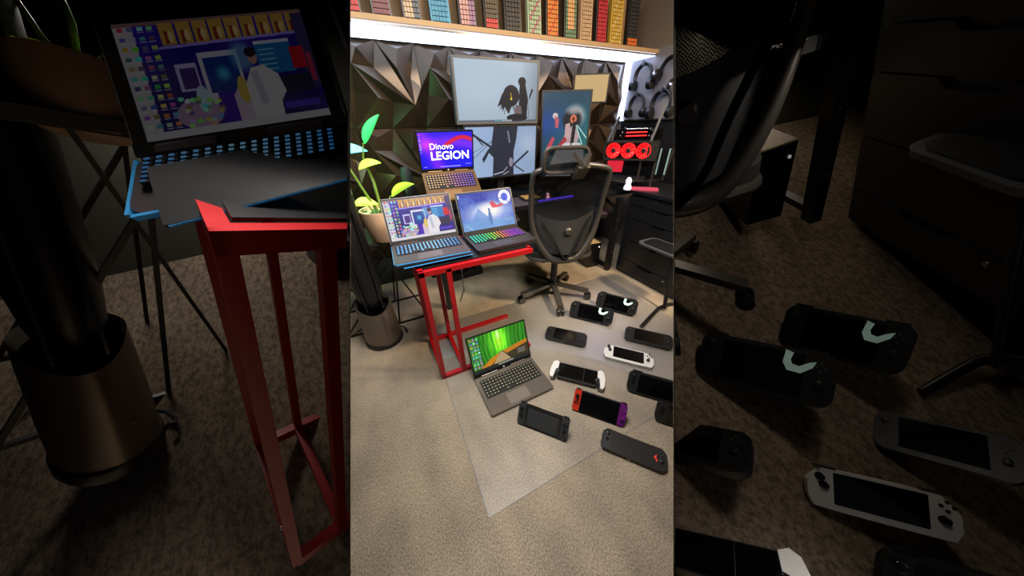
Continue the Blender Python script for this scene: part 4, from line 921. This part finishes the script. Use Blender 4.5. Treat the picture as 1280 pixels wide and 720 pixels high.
for sd, S_ in SPEC.items():
    side = 'left' if sd == 'L' else 'right'
    c = sum([Vector(p) for p in S_['stage']], Vector())/4 + Vector((0, 0, .12))
    slab('floor_%s_alcove' % side, S_['stage'], .0008, BC, c); slab('wall_%s_alcove_back' % side, S_['back'], .0008, BW, c)
    o_ = [Vector(p) for p in S_['side']]; n = (o_[1]-o_[0]).cross(o_[3]-o_[0]).normalized()
    if n.dot(c-o_[0]) < 0: n = -n
    S_['n_side'] = -n
    struct('wall_%s_alcove_side' % side, MB().add([tuple(p) for p in o_]+[tuple(p+n*.0002) for p in o_], [(0, 1, 2, 3, 4), (9, 8, 7, 6, 5)]+[(i, (i+1) % 5, 5+(i+1) % 5, 5+i) for i in range(5)]), BP)  # unseen partition added to keep room light out of the alcove
    for key, nm in (('roof', 'ceiling_%s_alcove'), ('outer', 'wall_%s_alcove_outer')):
        slab(nm % side, S_[key], .01, BP, c)  # roof and outer panel added out of view to block room light
        q = [Vector(p) for p in S_[key]]; n = (q[1]-q[0]).cross(q[2]-q[0]).normalized(); S_['n_'+key] = n if n.dot(c-q[0]) < 0 else -n
_dim = {}
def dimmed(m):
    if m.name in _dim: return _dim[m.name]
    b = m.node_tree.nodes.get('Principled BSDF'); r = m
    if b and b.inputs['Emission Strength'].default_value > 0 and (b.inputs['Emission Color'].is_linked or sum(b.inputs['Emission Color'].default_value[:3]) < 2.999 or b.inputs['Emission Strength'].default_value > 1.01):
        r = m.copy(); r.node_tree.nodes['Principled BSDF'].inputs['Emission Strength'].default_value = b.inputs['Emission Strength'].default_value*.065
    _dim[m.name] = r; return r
def cut_tree(src, M, sd, dst):
    """copy the parts of src under dst, trimmed where they meet the alcove's side wall and roof"""
    cuts = [(Vector(SPEC[sd][k_][0]), SPEC[sd]['n_'+k_], off) for k_, off in (('side', .0016), ('roof', .002), ('outer', .002))]
    rinv = src.matrix_world.inverted()
    def rec(o, par):
        for ch in list(o.children):
            bm = bmesh.new(); bm.from_mesh(ch.data); bm.transform(M @ rinv @ ch.matrix_world)
            for co, n, off in cuts:
                g = list(bm.verts)+list(bm.edges)+list(bm.faces)
                if g: bmesh.ops.bisect_plane(bm, geom=g, plane_co=co-n*off, plane_no=n, clear_outer=True)
            if not bm.faces: bm.free(); continue
            bm.transform(M.inverted()); me = ch.data.copy(); bm.to_mesh(me); bm.free()
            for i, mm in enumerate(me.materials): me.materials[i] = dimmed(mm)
            c2 = ch.copy(); c2.data = me; C.objects.link(c2); c2.parent = par; c2.matrix_parent_inverse.identity(); c2.matrix_basis.identity()
            rec(ch, c2)
    rec(src, dst)
def alcove_copy(root, key, sd, label, group=None):
    loc, eu, sc = BPOSE[key]
    bpy.context.view_layer.update()
    M = Matrix.Translation(loc) @ Euler(eu, 'XYZ').to_matrix().to_4x4() @ Matrix.Diagonal((*sc, 1))
    r = root.copy(); C.objects.link(r); r.parent = None; r.matrix_world = M; r['label'] = label
    if group: r['group'] = group
    elif 'group' in r: del r['group']
    cut_tree(root, M, sd, r); return r
def alcove_laptop(key, label, *a, **k):
    loc, eu, (W, D, L), ang = BPOSE[key]
    t0 = laptop(label, loc, Euler(eu, 'XYZ').to_matrix(), W, D, L, ang, *a, **k); bpy.context.view_layer.update()
    r = t0.copy(); C.objects.link(r); r.matrix_world = t0.matrix_world
    cut_tree(t0, t0.matrix_world.copy(), 'L', r)
    for q in [c_ for c_ in t0.children_recursive]+[t0]: bpy.data.objects.remove(q)
    return r
alcove_copy(TF, 'TF', 'L', 'large dim tower fan with drum base at the far left of the picture')
alcove_copy(PP, 'PP', 'L', 'large dim peach pot between the left tower fan and dim laptop')
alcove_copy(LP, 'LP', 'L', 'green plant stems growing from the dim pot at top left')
alcove_copy(PS, 'PS', 'L', 'dim wire-legged stand behind the big red table at the left')
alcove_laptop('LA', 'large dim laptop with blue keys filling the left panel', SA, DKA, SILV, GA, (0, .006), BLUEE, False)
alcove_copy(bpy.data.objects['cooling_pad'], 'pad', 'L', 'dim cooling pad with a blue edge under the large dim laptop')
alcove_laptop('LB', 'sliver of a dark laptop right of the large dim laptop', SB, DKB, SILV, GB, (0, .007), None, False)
alcove_copy(RT, 'RT', 'L', 'large dim red metal table frame in the left panel')
alcove_copy(bpy.data.objects['power_strip_box'], 'strip', 'L', 'dim power strip box behind the large red table frame')
alcove_copy(CH, 'CH', 'R', 'large dark office chair frame cut off at the upper right panel')
alcove_copy(BX, 'BX', 'R', 'dim upright box with a beige top in the right panel')
alcove_copy(bpy.data.objects['corner_desk_leg'], 'legc', 'R', 'dim desk support leg in the dark right panel')
alcove_copy(CB, 'CB', 'R', 'large dim drawer cabinet at the upper right of the picture')
alcove_copy(SS, 'SS', 'R', 'dim tubular stand with a grey tray at the far right edge')
G_ = 'enlarged handhelds in the dim right panel'
alcove_copy(HH['ally1'], 'ally1', 'R', 'large dim handheld with a tick mark, front one of the pair at right', G_)
alcove_copy(HH['ally2'], 'ally2', 'R', 'large dim handheld with a tick mark, rear one of the pair at right', G_)
alcove_copy(HH['blk'], 'blk', 'R', 'large dim black handheld cut off on its left side', G_)
alcove_copy(HH['big'], 'big', 'R', 'large dim black handheld under the stand foot at far right', G_)
alcove_copy(HH['white'], 'white', 'R', 'large dim white handheld in the right panel', G_)
alcove_copy(HH['portal'], 'portal', 'R', 'large dim handheld with a white grip at the bottom of the right panel', G_)
alcove_copy(HH['dark1'], 'dark1', 'R', 'large dim dark handheld cut off by the bottom right edge', G_)
area('left_alcove_fill', (-0.2973, 0.6929, 1.4254), (-0.2697, 0.2865, 0.7924), .12, 2.2, (1, .92, .84))  # unseen fill light added to brighten the left alcove
area('right_alcove_fill', (0.7786, 0.4343, 1.4807), (0.4287, 0.0272, 0.8287), .18, .75, (1, .84, .66))  # unseen fill added above the right alcove's copies
area('right_alcove_front_fill', (0.3411, 0.0770, 1.3169), (0.5182, -0.0172, 0.8268), .05, .45, (1, .88, .76))  # second unseen fill added at the right alcove's front
